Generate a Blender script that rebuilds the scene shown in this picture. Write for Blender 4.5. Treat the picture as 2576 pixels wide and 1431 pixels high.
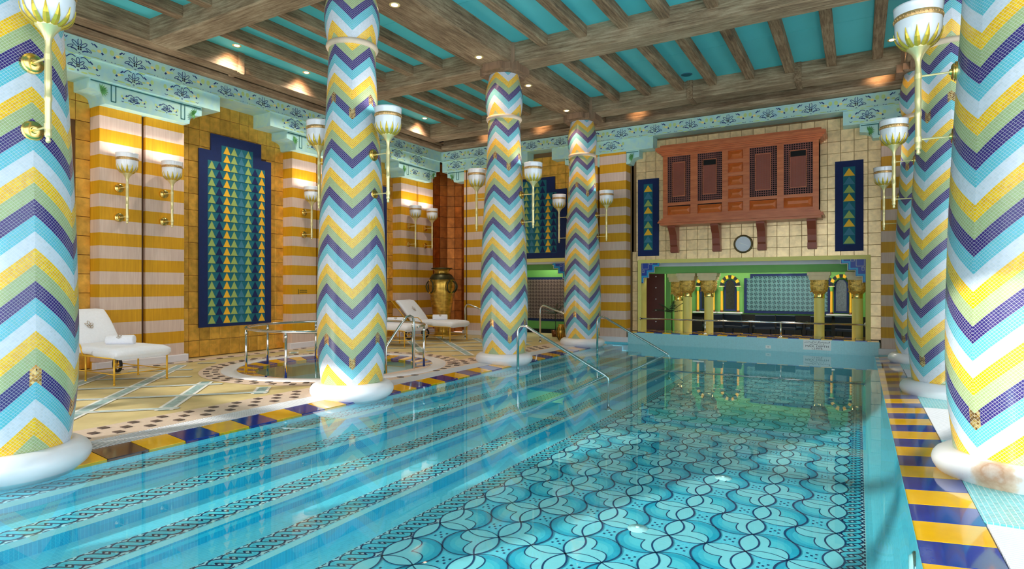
import bpy, math, random
from math import sin, cos, pi, radians, hypot, atan2, sqrt
from mathutils import Vector, Matrix
random.seed(7)
for o in list(bpy.data.objects): bpy.data.objects.remove(o)
SC = bpy.context.scene
COL = SC.collection

# ------------------------------------------------------------------ camera, sky, sun, exposure
cam = bpy.data.cameras.new('camera'); co = bpy.data.objects.new('camera', cam); COL.objects.link(co)
co.location = (0, 0, 1.4); co.rotation_euler = (radians(90), 0, radians(30))
cam.lens = 36 * 1510 / 2576; cam.shift_y = 3.5 / 2576; cam.clip_end = 200
SC.camera = co
SC.view_settings.view_transform = 'Standard'; SC.view_settings.look = 'None'
SC.view_settings.gamma = 1; SC.view_settings.use_curve_mapping = False
SC.view_settings.exposure = 0.97
W = bpy.data.worlds.new('sky'); SC.world = W; W.use_nodes = True
bg = W.node_tree.nodes['Background']; bg.inputs[0].default_value = (0.86, 0.93, 1.0, 1); bg.inputs[1].default_value = 1.7
SUN_DIR = Vector((0.36, 0.93, -0.365)).normalized()
sl = bpy.data.lights.new('sun', 'SUN'); sl.energy = 2.6; sl.angle = radians(0.9); sl.color = (1, 0.95, 0.86)
so = bpy.data.objects.new('sun', sl); COL.objects.link(so); so.rotation_euler = SUN_DIR.to_track_quat('-Z', 'Y').to_euler()

# ------------------------------------------------------------------ helpers
def S(r, g, b):
    f = lambda c: (c / 255 / 12.92) if c <= 10 else ((c / 255 + 0.055) / 1.055) ** 2.4
    return (f(r), f(g), f(b), 1)
class NG:
    def __init__(s, name):
        s.m = bpy.data.materials.new(name); s.m.use_nodes = True
        s.t = s.m.node_tree; s.b = s.t.nodes['Principled BSDF']
    def n(s, typ, **k):
        x = s.t.nodes.new(typ)
        for a, v in k.items(): setattr(x, a, v)
        return x
    def l(s, a, b): s.t.links.new(a, b)
    def put(s, sock, v):
        if isinstance(v, (int, float, tuple)): sock.default_value = v
        else: s.l(v, sock)
    def ma(s, op, a, b=0.0, c=None):
        x = s.n('ShaderNodeMath', operation=op)
        s.put(x.inputs[0], a); s.put(x.inputs[1], b)
        if c is not None: s.put(x.inputs[2], c)
        return x.outputs[0]
    def mix(s, f, a, b):
        x = s.n('ShaderNodeMix', data_type='RGBA'); s.put(x.inputs[0], f); s.put(x.inputs[6], a); s.put(x.inputs[7], b)
        return x.outputs[2]
    def ramp(s, f, stops, const=False):
        x = s.n('ShaderNodeValToRGB'); s.l(f, x.inputs[0]); e = x.color_ramp.elements
        if const: x.color_ramp.interpolation = 'CONSTANT'
        while len(e) < len(stops): e.new(0.5)
        for k, (p, c) in enumerate(stops): e[k].position = p; e[k].color = c
        return x.outputs[0]
    def obj(s, scale=(1, 1, 1)):
        g = s.n('ShaderNodeTexCoord'); x = s.n('ShaderNodeMapping'); x.inputs['Scale'].default_value = scale
        s.l(g.outputs['Object'], x.inputs[0]); return x.outputs[0]
    def noise(s, vec, scale, detail=3, rough=0.55):
        x = s.n('ShaderNodeTexNoise'); s.l(vec, x.inputs['Vector']); x.inputs['Scale'].default_value = scale
        x.inputs['Detail'].default_value = detail; x.inputs['Roughness'].default_value = rough
        return x.outputs['Fac']
    def bump(s, h, strength, dist=0.01):
        x = s.n('ShaderNodeBump'); x.inputs['Strength'].default_value = strength; x.inputs['Distance'].default_value = dist
        s.put(x.inputs['Height'], h); s.l(x.outputs[0], s.b.inputs['Normal'])
    def col(s, v): s.put(s.b.inputs['Base Color'], v)
    def sep(s, v):
        x = s.n('ShaderNodeSeparateXYZ'); s.l(v, x.inputs[0]); return x.outputs
def scale_c(c, k): return (min(1, c[0] * k), min(1, c[1] * k), min(1, c[2] * k), 1)
def mat(name, c, rough=0.5, metal=0.0, var=0.0, ns=6.0, stretch=(1, 1, 1), bump=0.0, coat=0.0, perobj=0.0, c2=None):
    g = NG(name); g.b.inputs['Roughness'].default_value = rough; g.b.inputs['Metallic'].default_value = metal
    if coat: g.b.inputs['Coat Weight'].default_value = coat; g.b.inputs['Coat Roughness'].default_value = 0.05
    v = g.obj(stretch)
    if perobj:
        oi0 = g.n('ShaderNodeObjectInfo'); va = g.n('ShaderNodeVectorMath', operation='MULTIPLY_ADD'); g.l(oi0.outputs['Random'], va.inputs[0]); va.inputs[1].default_value = (53, 91, 37); g.l(v, va.inputs[2]); v = va.outputs[0]
    f = g.noise(v, ns, 4)
    k = max(var, 0.03)
    a = scale_c(c, 1 - k); b = c2 if c2 else scale_c(c, 1 + k)
    out = g.ramp(f, [(0.3, a), (0.7, b)])
    if perobj:
        oi = g.n('ShaderNodeObjectInfo'); h = g.n('ShaderNodeHueSaturation')
        h.inputs['Value'].default_value = 1
        g.l(g.ma('MULTIPLY_ADD', oi.outputs['Random'], perobj * 2, 1 - perobj), h.inputs['Value'])
        g.l(out, h.inputs['Color']); out = h.outputs[0]
    g.col(out)
    if bump: g.bump(f, bump)
    return g.m

class MB:
    def __init__(s): s.v = []; s.f = []; s.mi = []; s.uv = []
    def add(s, vs, fs, m=0):
        o = len(s.v); s.v += [tuple(p) for p in vs]
        for f in fs: s.f.append(tuple(i + o for i in f)); s.mi.append(m)
    def box(s, x0, x1, y0, y1, z0, z1, m=0):
        vs = [(x, y, z) for z in (z0, z1) for y in (y0, y1) for x in (x0, x1)]
        s.add(vs, [(0, 2, 3, 1), (4, 5, 7, 6), (0, 1, 5, 4), (2, 6, 7, 3), (0, 4, 6, 2), (1, 3, 7, 5)], m)
    def bevbox(s, x0, x1, y0, y1, z0, z1, axis, b, m=0):
        """slab whose face towards +-axis ('x+','y-','z+') is chamfered by b"""
        ax = 'xyz'.index(axis[0]); lo = [x0, y0, z0]; hi = [x1, y1, z1]; sgn = axis[1] == '+'
        ia, ib = [k for k in range(3) if k != ax]
        def ring(d, off):
            r = []
            for (a, c) in ((0, 0), (1, 0), (1, 1), (0, 1)):
                p = [0, 0, 0]; p[ax] = d
                p[ia] = (hi[ia] - off) if a else (lo[ia] + off); p[ib] = (hi[ib] - off) if c else (lo[ib] + off)
                r.append(p)
            return r
        back = lo[ax] if sgn else hi[ax]; front = hi[ax] if sgn else lo[ax]; mid = front + (-b if sgn else b)
        vs = ring(back, 0) + ring(mid, 0) + ring(front, b)
        fs = [(3, 2, 1, 0), (8, 9, 10, 11)]
        for k in range(4):
            j = (k + 1) % 4; fs += [(k, j, 4 + j, 4 + k), (4 + k, 4 + j, 8 + j, 8 + k)]
        s.add(vs, fs, m)
    def quad(s, a, b, c, d, m=0): s.add([a, b, c, d], [(0, 1, 2, 3)], m)
    def poly(s, pts, m=0): s.add(pts, [tuple(range(len(pts)))], m)
    def extrude(s, pts, d, m=0):
        """closed polygon pts (3d) pushed along vector d"""
        n = len(pts); d = Vector(d); q = [Vector(p) for p in pts]
        vs = q + [p + d for p in q]
        fs = [tuple(range(n)), tuple(range(2 * n - 1, n - 1, -1))] + [(k, (k + 1) % n + 0, (k + 1) % n + n, k + n) for k in range(n)]
        s.add(vs, fs, m)
    def lathe(s, prof, n=24, m=0, c=(0, 0, 0), axis='z', a0=0, a1=2 * pi):
        full = abs(a1 - a0 - 2 * pi) < 1e-6; cnt = n if full else n + 1; vs = []
        for (r, h) in prof:
            for k in range(cnt):
                a = a0 + (a1 - a0) * k / n
                if axis == 'z': p = (c[0] + r * cos(a), c[1] + r * sin(a), c[2] + h)
                elif axis == 'x': p = (c[0] + h, c[1] + r * cos(a), c[2] + r * sin(a))
                else: p = (c[0] + r * cos(a), c[1] + h, c[2] + r * sin(a))
                vs.append(p)
        fs = []
        for i in range(len(prof) - 1):
            for k in range(n):
                j = (k + 1) % cnt
                fs.append((i * cnt + k, i * cnt + j, (i + 1) * cnt + j, (i + 1) * cnt + k))
        s.add(vs, fs, m)
    def tube(s, path, r, n=10, m=0, cap=True, closed=False):
        P = [Vector(p) for p in path]; N = len(P); R = r if isinstance(r, (list, tuple)) else [r] * N
        up = None; vs = []
        for i, p in enumerate(P):
            if closed: t = P[(i + 1) % N] - P[i - 1]
            else: t = P[min(i + 1, N - 1)] - P[max(i - 1, 0)]
            t.normalize()
            if up is None: up = Vector((0, 0, 1)) if abs(t.z) < 0.9 else Vector((1, 0, 0))
            a = t.cross(up)
            if a.length < 1e-5: a = t.cross(Vector((0.3, 1, 0.1)))
            a.normalize(); up = a.cross(t).normalized()
            for k in range(n):
                q = 2 * pi * k / n; vs.append(p + (a * cos(q) + up * sin(q)) * R[i])
        fs = []
        for i in range(N if closed else N - 1):
            for k in range(n):
                j = (k + 1) % n; i2 = (i + 1) % N
                fs.append((i * n + k, i * n + j, i2 * n + j, i2 * n + k))
        if cap and not closed: fs += [tuple(range(n - 1, -1, -1)), tuple((N - 1) * n + k for k in range(n))]
        s.add(vs, fs, m)
    def ribbon(s, pts, w, nrm, m=0, dash=None):
        """flat line of width w along 3d pts, lying across normal nrm"""
        nrm = Vector(nrm); P = [Vector(p) for p in pts]; L = []
        for i, p in enumerate(P):
            t = (P[min(i + 1, len(P) - 1)] - P[max(i - 1, 0)])
            if t.length < 1e-9: t = Vector((1, 0, 0))
            q = nrm.cross(t.normalized()) * (w / 2); L.append((p - q, p + q))
        for i in range(len(P) - 1):
            if dash and i % dash[0] >= dash[1]: continue
            s.add([L[i][0], L[i + 1][0], L[i + 1][1], L[i][1]], [(0, 1, 2, 3)], m)
    def build(s, name, mats, parent=None, smooth=False, rel=None, kind=None, label=None):
        me = bpy.data.meshes.new(name)
        off = Vector(rel) if rel is not None else Vector((0, 0, 0))
        me.from_pydata([Vector(p) - off for p in s.v], [], s.f)
        for mm in (mats if isinstance(mats, (list, tuple)) else [mats]): me.materials.append(mm)
        me.polygons.foreach_set('material_index', s.mi)
        if smooth is True: me.polygons.foreach_set('use_smooth', [True] * len(s.f))
        me.update(); o = bpy.data.objects.new(name, me); COL.objects.link(o)
        if smooth == 'auto':
            me.polygons.foreach_set('use_smooth', [True] * len(s.f)); me.set_sharp_from_angle(angle=radians(40))
        if parent: o.parent = parent
        if kind: o['kind'] = kind
        if label: o['label'] = label
        return o
def thing(name, label, cat, loc=(0, 0, 0), rz=0, group=None, kind=None):
    o = bpy.data.objects.new(name, None); COL.objects.link(o); o.location = loc; o.rotation_euler = (0, 0, rz)
    o.empty_display_size = 0.1
    o['label'] = label
    if cat: o['category'] = cat
    if group: o['group'] = group
    if kind: o['kind'] = kind
    return o
def tag(o, label, cat, group=None, kind=None):
    o['label'] = label
    if cat: o['category'] = cat
    if group: o['group'] = group
    if kind: o['kind'] = kind
    return o
def struct(name, label=None):
    o = bpy.data.objects.new(name, None); COL.objects.link(o); o['kind'] = 'structure'; o.empty_display_size = 0.1
    if label: o['label'] = label
    return o
def copy_tree(o, parent=None):
    c = o.copy(); COL.objects.link(c); c.parent = parent
    for ch in list(o.children): copy_tree(ch, c)
    return c
def inst(proto_mesh, name, parent, loc, rz=0):
    o = bpy.data.objects.new(name, proto_mesh); COL.objects.link(o); o.parent = parent; o.location = loc
    if rz: o.rotation_euler = (0, 0, rz)
    return o
def arc(cx, cy, r, a0, a1, n): return [(cx + r * cos(a0 + (a1 - a0) * k / n), cy + r * sin(a0 + (a1 - a0) * k / n)) for k in range(n + 1)]

# ------------------------------------------------------------------ materials
YEL = S(242, 196, 18); NAVY = S(8, 34, 88); TEAL = S(12, 108, 122)
def mosaic_column_mat():
    g = NG('chevron_mosaic'); g.b.inputs['Roughness'].default_value = 0.28
    uv = g.n('ShaderNodeUVMap', uv_map='chevron'); u, v, _ = g.sep(uv.outputs[0])
    aux = g.n('ShaderNodeUVMap', uv_map='aux'); d, hh, _ = g.sep(aux.outputs[0])
    fr = g.ma('FRACT', v)
    bands = g.ramp(fr, [(0, S(52, 38, 112)), (0.2, S(160, 178, 124)), (0.4, S(242, 190, 6)), (0.6, S(204, 212, 224)), (0.8, S(92, 184, 202))], True)
    row = g.ma('MULTIPLY', v, 25.0)
    cb = g.n('ShaderNodeCombineXYZ'); g.l(g.ma('FLOOR', u), cb.inputs[0]); g.l(g.ma('FLOOR', row), cb.inputs[1])
    wn = g.n('ShaderNodeTexWhiteNoise', noise_dimensions='3D'); g.l(cb.outputs[0], wn.inputs[0]); rnd = wn.outputs['Value']
    hs = g.n('ShaderNodeHueSaturation'); g.l(bands, hs.inputs['Color'])
    g.l(g.ma('MULTIPLY_ADD', rnd, 0.13, 0.92), hs.inputs['Value']); g.l(g.ma('MULTIPLY_ADD', rnd, 0.016, 0.49), hs.inputs['Hue'])
    # gold glass squares on the purple band near the turning points of every fifth repeat
    isp = g.ma('LESS_THAN', fr, 0.2); per = g.ma('LESS_THAN', g.ma('FLOORED_MODULO', g.ma('FLOOR', v), 5.0), 0.5)
    gold = g.ma('MULTIPLY', g.ma('MULTIPLY', isp, per), g.ma('LESS_THAN', d, 0.038))
    gc = g.ramp(rnd, [(0, S(120, 84, 40)), (0.5, S(205, 150, 70)), (1, S(250, 215, 140))])
    c = g.mix(gold, hs.outputs[0], gc)
    gr = 0.1
    fu = g.ma('FRACT', u); fv = g.ma('FRACT', row)
    gm = g.ma('MAXIMUM', g.ma('LESS_THAN', fu, gr), g.ma('LESS_THAN', fv, gr))
    c = g.mix(g.ma('MULTIPLY', gm, 0.62), c, S(222, 220, 220)); g.col(c)
    g.l(g.ma('MULTIPLY', gold, 0.6), g.b.inputs['Metallic'])
    g.l(g.ma('MULTIPLY_ADD', gm, 0.5, 0.22), g.b.inputs['Roughness'])
    g.bump(g.ma('ADD', g.ma('SUBTRACT', 1.0, gm), g.ma('MULTIPLY', rnd, 0.3)), 0.25, 0.003)
    return g.m
def small_tile_mat(name, c, grout, sx=0.02, sz=0.02, var=0.15, rough=0.25, g_w=0.12):
    g = NG(name); v = g.obj(); x, y, z = g.sep(v)
    a = g.ma('DIVIDE', g.ma('ADD', x, g.ma('MULTIPLY', y, 1.0)), sx)  # works on any axis aligned face
    gx = g.ma('DIVIDE', x, sx); gy = g.ma('DIVIDE', y, sx); gz = g.ma('DIVIDE', z, sz)
    geo = g.n('ShaderNodeNewGeometry'); nx, ny, nz = g.sep(geo.outputs['Normal'])
    ax = g.ma('ABSOLUTE', nx); ay = g.ma('ABSOLUTE', ny); az = g.ma('ABSOLUTE', nz)
    def line(p, nn): return g.ma('MULTIPLY', g.ma('LESS_THAN', g.ma('FRACT', p), g_w), g.ma('LESS_THAN', nn, 0.6))
    gm = g.ma('MAXIMUM', g.ma('MAXIMUM', line(gx, ax), line(gy, ay)), line(gz, az))
    cb = g.n('ShaderNodeCombineXYZ'); g.l(g.ma('FLOOR', gx), cb.inputs[0]); g.l(g.ma('FLOOR', gy), cb.inputs[1]); g.l(g.ma('FLOOR', gz), cb.inputs[2])
    wn = g.n('ShaderNodeTexWhiteNoise', noise_dimensions='3D'); g.l(cb.outputs[0], wn.inputs[0])
    hs = g.n('ShaderNodeHueSaturation'); hs.inputs['Color'].default_value = c
    g.l(g.ma('MULTIPLY_ADD', wn.outputs['Value'], var * 2, 1 - var), hs.inputs['Value'])
    g.col(g.mix(gm, hs.outputs[0], grout)); g.b.inputs['Roughness'].default_value = rough
    return g.m
def wood_mat(name, along, c0, c1, c2):
    g = NG(name); st = {'x': (0.9, 14, 14), 'y': (14, 0.9, 14), 'z': (14, 14, 0.9)}[along]
    v = g.obj(st); f = g.noise(v, 2.2, 8, 0.72); big = g.noise(g.obj(), 1.3, 4)
    s = g.ma('ADD', g.ma('MULTIPLY', f, 0.72), g.ma('MULTIPLY', big, 0.34))
    c = g.ramp(s, [(0.34, c0), (0.5, c1), (0.66, c2)])
    fine = g.noise(g.obj(tuple(k * 4 for k in st)), 5, 5, 0.7)
    c = g.mix(g.ma('MULTIPLY', g.ma('GREATER_THAN', fine, 0.6), 0.45), c, c0)
    g.col(c); g.b.inputs['Roughness'].default_value = 0.75; g.bump(g.ma('ADD', f, fine), 0.7, 0.02); return g.m
def water_mat():
    g = NG('pool_water'); t = g.t; t.nodes.remove(g.b); out = [x for x in t.nodes if x.type == 'OUTPUT_MATERIAL'][0]
    tr = g.n('ShaderNodeBsdfTransparent'); tr.inputs[0].default_value = (0.74, 0.97, 1.0, 1)
    gl = g.n('ShaderNodeBsdfGlossy'); gl.inputs['Roughness'].default_value = 0.0; gl.inputs[0].default_value = (1, 1, 1, 1)
    lw = g.n('ShaderNodeLayerWeight'); lw.inputs[0].default_value = 0.5
    fz = g.ma('MULTIPLY_ADD', g.ma('POWER', lw.outputs['Facing'], 5.0), 0.80, 0.016)      # Schlick reflectance of water
    mx = g.n('ShaderNodeMixShader'); g.l(fz, mx.inputs[0]); g.l(tr.outputs[0], mx.inputs[1]); g.l(gl.outputs[0], mx.inputs[2]); g.l(mx.outputs[0], out.inputs[0])
    v = g.obj(); f = g.noise(v, 0.9, 2, 0.4)
    b = g.n('ShaderNodeBump'); b.inputs['Strength'].default_value = 0.06; b.inputs['Distance'].default_value = 0.03
    g.l(f, b.inputs['Height']); g.l(b.outputs[0], gl.inputs['Normal']); g.l(b.outputs[0], lw.inputs['Normal'])
    return g.m
def stained_marble():
    g = NG('white_marble_stained'); v = g.obj(); d = g.n('ShaderNodeVectorMath', operation='DISTANCE'); g.l(v, d.inputs[0]); d.inputs[1].default_value = (-0.22, -0.46, 0.10)
    n = g.noise(v, 9, 5, 0.6); q = g.ma('MULTIPLY_ADD', n, 0.22, d.outputs['Value'])
    g.col(g.ramp(q, [(0.10, S(214, 206, 198)), (0.17, S(186, 146, 116)), (0.23, S(214, 190, 168)), (0.27, S(224, 223, 224))])); g.b.inputs['Roughness'].default_value = 0.35; return g.m
def stripe_mat():
    g = NG('striped_wall_paint'); x, y, z = g.sep(g.obj())
    f = g.ma('FRACT', g.ma('DIVIDE', g.ma('SUBTRACT', z, 0.345), 0.4325))
    m = g.ma('LESS_THAN', f, 0.5)
    n = g.noise(g.obj((14, 14, 0.8)), 3, 4)
    yl = g.ramp(n, [(0.3, S(206, 146, 8)), (0.7, S(224, 164, 16))]); cr = g.ramp(n, [(0.3, S(212, 182, 166)), (0.7, S(226, 200, 184))])
    g.col(g.mix(m, cr, yl)); g.b.inputs['Roughness'].default_value = 0.55; return g.m
def star_mat(name, a, b, c, s):
    g = NG(name); x, y, z = g.sep(g.obj())
    fx = g.ma('SUBTRACT', g.ma('FRACT', g.ma('DIVIDE', x, s)), 0.5); fz = g.ma('SUBTRACT', g.ma('FRACT', g.ma('DIVIDE', z, s)), 0.5)
    p = g.ma('MULTIPLY', fx, fz); an = g.ma('ARCTAN2', fz, fx); r = g.ma('SQRT', g.ma('ADD', g.ma('MULTIPLY', fx, fx), g.ma('MULTIPLY', fz, fz)))
    w = g.ma('SINE', g.ma('ADD', g.ma('MULTIPLY', an, 4.0), g.ma('MULTIPLY', r, 9.0)))
    m1 = g.ma('GREATER_THAN', w, 0.15); m2 = g.ma('MULTIPLY', g.ma('GREATER_THAN', r, 0.42), 1.0)
    g.col(g.mix(m2, g.mix(m1, a, b), c)); g.b.inputs['Roughness'].default_value = 0.25; return g.m

M = dict(
    chev=mosaic_column_mat(), water=water_mat(), stripe=stripe_mat(),
    marble=mat('white_marble', S(224, 225, 230), 0.3, var=0.05, ns=3),
    marble_stain=stained_marble(),
    collar=mat('collar_moulding', S(206, 188, 166), 0.5, var=0.1),
    brass=mat('polished_brass', S(238, 206, 124), 0.2, 1.0, var=0.08), brass_l=mat('pale_brass_leaf', S(244, 228, 168), 0.3, 0.5, var=0.06), leafb=mat('gilt_leaf', S(226, 196, 72), 0.35, 0.5, var=0.15),
    opal=mat('opal_glass', S(240, 241, 248), 0.12, var=0.02, coat=0.5),
    rim=mat('gilt_band', S(205, 165, 110), 0.35, 0.6, var=0.3, ns=60),
    cap=mat('capital_wood', S(140, 112, 88), 0.8, var=0.25, ns=3, stretch=(6, 6, 1), bump=0.4),
    wx=wood_mat('beam_wood_x', 'x', S(80, 58, 40), S(160, 136, 106), S(206, 186, 154)),
    wy=wood_mat('beam_wood_y', 'y', S(70, 50, 34), S(150, 122, 92), S(198, 172, 138)),
    teal=mat('ceiling_teal', S(88, 210, 222), 0.6, var=0.05, ns=0.8),
    goldL=mat('gold_leaf_tile', S(228, 176, 76), 0.36, 0.6, var=0.25, ns=7, bump=0.25, perobj=0.16),
    goldB=mat('lit_gold_leaf_tile', S(240, 208, 158), 0.36, 0.5, var=0.17, ns=9, bump=0.25, perobj=0.1),  # gold leaf with the back wall's brighter light put into a paler colour
    copper=mat('copper_leaf_tile', S(180, 104, 44), 0.35, 0.75, var=0.3, ns=6, bump=0.25, perobj=0.15),
    joint=mat('dark_joint', S(96, 62, 26), 0.7), jointB=mat('brown_joint', S(120, 92, 56), 0.7),
    groove=mat('dark_groove', S(84, 52, 26), 0.6),
    turq=mat('turquoise_plaster', S(166, 216, 226), 0.5, var=0.05, ns=7, c2=S(190, 226, 204)),
    turqg=mat('green_brush', S(188, 216, 140), 0.6, var=0.1), darkt=mat('dark_teal_line', S(52, 112, 112), 0.6), ink=mat('blue_ink', S(34, 60, 120), 0.6),
    blk=mat('black_dot', S(16, 18, 28), 0.5), ylw=mat('yellow_brush', S(238, 222, 140), 0.6), leafg=mat('palm_green', S(92, 158, 92), 0.5, var=0.25, ns=20),
    navy=mat('navy_textile', NAVY, 0.8, var=0.12, ns=14), teal_t=mat('teal_textile', S(14, 104, 120), 0.8, var=0.1, ns=14),
    tri_y=mat('yellow_triangle', S(246, 186, 40), 0.7), tri_g=mat('green_triangle', S(160, 180, 96), 0.7), tri_s=mat('slate_triangle', S(60, 124, 150), 0.7), tri_n=mat('navy_triangle', S(8, 28, 84), 0.8),
    ty=mat('yellow_glazed_tile', S(240, 180, 16), 0.08, var=0.06, coat=0.6), tb=mat('blue_glazed_tile', S(24, 52, 140), 0.08, var=0.15, coat=0.6), tk=mat('brown_glazed_tile', S(60, 42, 48), 0.1, var=0.1, coat=0.6),
    dark_tile=mat('dark_floor_tile', S(82, 68, 64), 0.4, var=0.1), deck=mat('ochre_mosaic_floor', S(206, 188, 128), 0.42, var=0.2, ns=2.2, c2=S(222, 204, 150)),
    deckp=mat('pink_beige_mosaic', S(216, 194, 176), 0.45, var=0.08, ns=30), inlay=mat('blue_grey_inlay', S(150, 184, 186), 0.4, var=0.35, ns=16), white=mat('white_line', S(236, 238, 236), 0.4),
    grate=mat('white_grate', S(206, 209, 214), 0.45), gap=mat('grate_gap', S(60, 62, 66), 0.7),
    steel=mat('polished_steel', S(222, 222, 222), 0.12, 1.0),
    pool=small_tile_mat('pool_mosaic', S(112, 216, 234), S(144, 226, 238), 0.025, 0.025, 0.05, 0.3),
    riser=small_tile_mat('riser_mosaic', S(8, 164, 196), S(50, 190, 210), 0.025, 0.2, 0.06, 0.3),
    nose=mat('pale_nosing', S(170, 208, 204), 0.4), lip=small_tile_mat('pale_turquoise_mosaic', S(150, 208, 216), S(170, 215, 225), 0.02, 0.02, 0.05, 0.25),
    patch=small_tile_mat('sea_green_mosaic', S(104, 190, 196), S(214, 228, 226), 0.03, 0.03, 0.14, 0.3),
    pt_dark=mat('dark_blue_tessera', S(18, 66, 112), 0.4, var=0.2, ns=30), pt_mid=mat('mid_blue_tessera', S(52, 182, 208), 0.4, var=0.1), pt_mid2=mat('light_blue_tessera', S(86, 202, 220), 0.4), pt_mid3=mat('paler_blue_tessera', S(112, 212, 224), 0.4), pt_pale=mat('pale_tessera', S(168, 226, 232), 0.4), pt_w=mat('white_tessera', S(226, 240, 242), 0.4), ink_t=mat('navy_tessera', S(22, 40, 88), 0.4, var=0.2, ns=30),
    maho=mat('mahogany', S(190, 98, 54), 0.35, var=0.12, ns=3, stretch=(1, 1, 6), c2=S(208, 118, 70)), maho_d=mat('dark_mahogany', S(142, 66, 42), 0.4, var=0.15, ns=3), maho_l=mat('panel_mahogany', S(204, 104, 44), 0.35, var=0.12), lat=mat('lattice_wood', S(140, 82, 74), 0.5), voidm=mat('dark_interior', S(14, 16, 18), 0.9),
    framey=mat('yellow_green_paint', S(228, 216, 120), 0.5, var=0.03), green=mat('green_plaster', S(112, 178, 92), 0.6, var=0.04), soffit=mat('white_soffit', S(216, 218, 224), 0.6),
    cb_n=mat('royal_blue', S(20, 60, 160), 0.4), cb_c=mat('bright_cyan', S(20, 160, 214), 0.4), cream=mat('cream_line', S(232, 226, 196), 0.5),
    capg=mat('carved_gold', S(206, 166, 76), 0.4, 0.35, var=0.5, ns=26, bump=1.0), capst=mat('capital_stone', S(222, 200, 156), 0.5, var=0.1),
    star=star_mat('star_lattice', S(58, 112, 118), S(22, 34, 40), S(84, 128, 132), 0.115), mauve=star_mat('mauve_lattice', S(118, 98, 98), S(48, 38, 46), S(136, 116, 112), 0.1),
    mirror=mat('dark_mirror', S(60, 66, 62), 0.15, 0.6, var=0.4, ns=30), door=mat('dark_door', S(74, 26, 22), 0.45, var=0.1),
    chair=mat('dark_blue_upholstery', S(18, 34, 56), 0.5, var=0.1), chairf=mat('chair_frame', S(30, 30, 32), 0.35, 0.5),
    cloth=mat('white_terry', S(240, 240, 246), 0.85, var=0.03, ns=40, bump=0.15), gold_f=mat('yellow_metal_frame', S(236, 182, 56), 0.35, 0.35), emb=mat('tan_embroidery', S(150, 122, 80), 0.7), tyre=mat('black_rubber', S(30, 28, 30), 0.6),
    vase=mat('aged_brass', S(208, 164, 72), 0.3, 0.85, var=0.35, ns=5, stretch=(1, 1, 3), bump=0.15), vase_d=mat('dark_bronze', S(70, 66, 40), 0.4, 0.7, var=0.3),
    plant=mat('dark_leaf', S(24, 52, 34), 0.5, var=0.2), face=mat('clock_face', S(214, 220, 230), 0.4), rimc=mat('clock_rim', S(92, 78, 40), 0.3, 0.5), txt=mat('black_print', S(28, 30, 40), 0.6), greyt=mat('grey_green_print', S(92, 84, 30), 0.6),
    drain=mat('drain_green', S(92, 178, 160), 0.35), lens=mat('light_lens', S(210, 228, 226), 0.15), jtub=mat('whirlpool_tile', S(84, 150, 140), 0.3, var=0.2, ns=2), plinth=mat('white_plinth', S(226, 222, 226), 0.5),
    wallp=mat('plain_wall', S(214, 206, 190), 0.7), pot=mat('brown_pot', S(120, 72, 36), 0.3, 0.5),
)
def emit(name, c, st):
    g = NG(name); g.b.inputs['Emission Color'].default_value = c; g.b.inputs['Emission Strength'].default_value = st; g.b.inputs['Base Color'].default_value = c; return g.m
M['bulb'] = emit('warm_bulb', (1, 0.72, 0.45, 1), 6)

XP, XR, YP, YR = -10.9, -11.2, 14.3, 14.6     # left pier/recess planes, back pier/recess planes
CT = 5.31                                       # cornice top
COLY = [2.08, 5.72, 9.58, 13.22]

# ================================================================== pool basin
XE, XW = -5.35, 0.28
ZF = -0.57
basin = struct('pool_basin', 'turquoise mosaic pool basin with broad steps down the left side')
b = MB()
NX = [-5.10, -4.61, -4.08, -3.53]; NZ = [-0.10, -0.215, -0.33, -0.445]     # outer edges of the treads
Y0, Y1 = -2.4, YP
b.box(-3.06 - 0.5, 0.10, Y0, Y1, ZF - 0.1, ZF, 0)
b.build('pool_floor', M['pool'], basin)
prev = XE - 0.35
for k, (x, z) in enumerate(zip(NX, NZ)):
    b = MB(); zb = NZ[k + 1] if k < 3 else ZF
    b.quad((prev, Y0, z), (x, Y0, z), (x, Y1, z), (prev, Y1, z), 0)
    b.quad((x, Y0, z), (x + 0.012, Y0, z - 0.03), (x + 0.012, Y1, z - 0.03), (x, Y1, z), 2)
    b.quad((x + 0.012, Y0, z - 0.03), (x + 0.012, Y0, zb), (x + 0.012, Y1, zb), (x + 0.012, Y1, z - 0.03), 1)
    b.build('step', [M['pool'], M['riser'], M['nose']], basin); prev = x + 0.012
b = MB(); pr = [(XW, -0.02), (0.262, -0.27), (0.20, -0.42), (0.10, ZF)]
for (a, c) in zip(pr, pr[1:]): b.quad((a[0], Y0, a[1]), (c[0], Y0, c[1]), (c[0], Y1, c[1]), (a[0], Y1, a[1]))
b.build('side_wall', M['pool'], basin)
b = MB(); b.box(-5.9, 0.37, YP + 0.012, YP + 0.05, ZF, 0.0); b.build('end_wall', M['pool'], basin)
b = MB(); b.box(-5.9, 0.37, Y0 - 0.1, Y0, ZF, -0.02); b.build('near_wall', M['pool'], basin)

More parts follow.
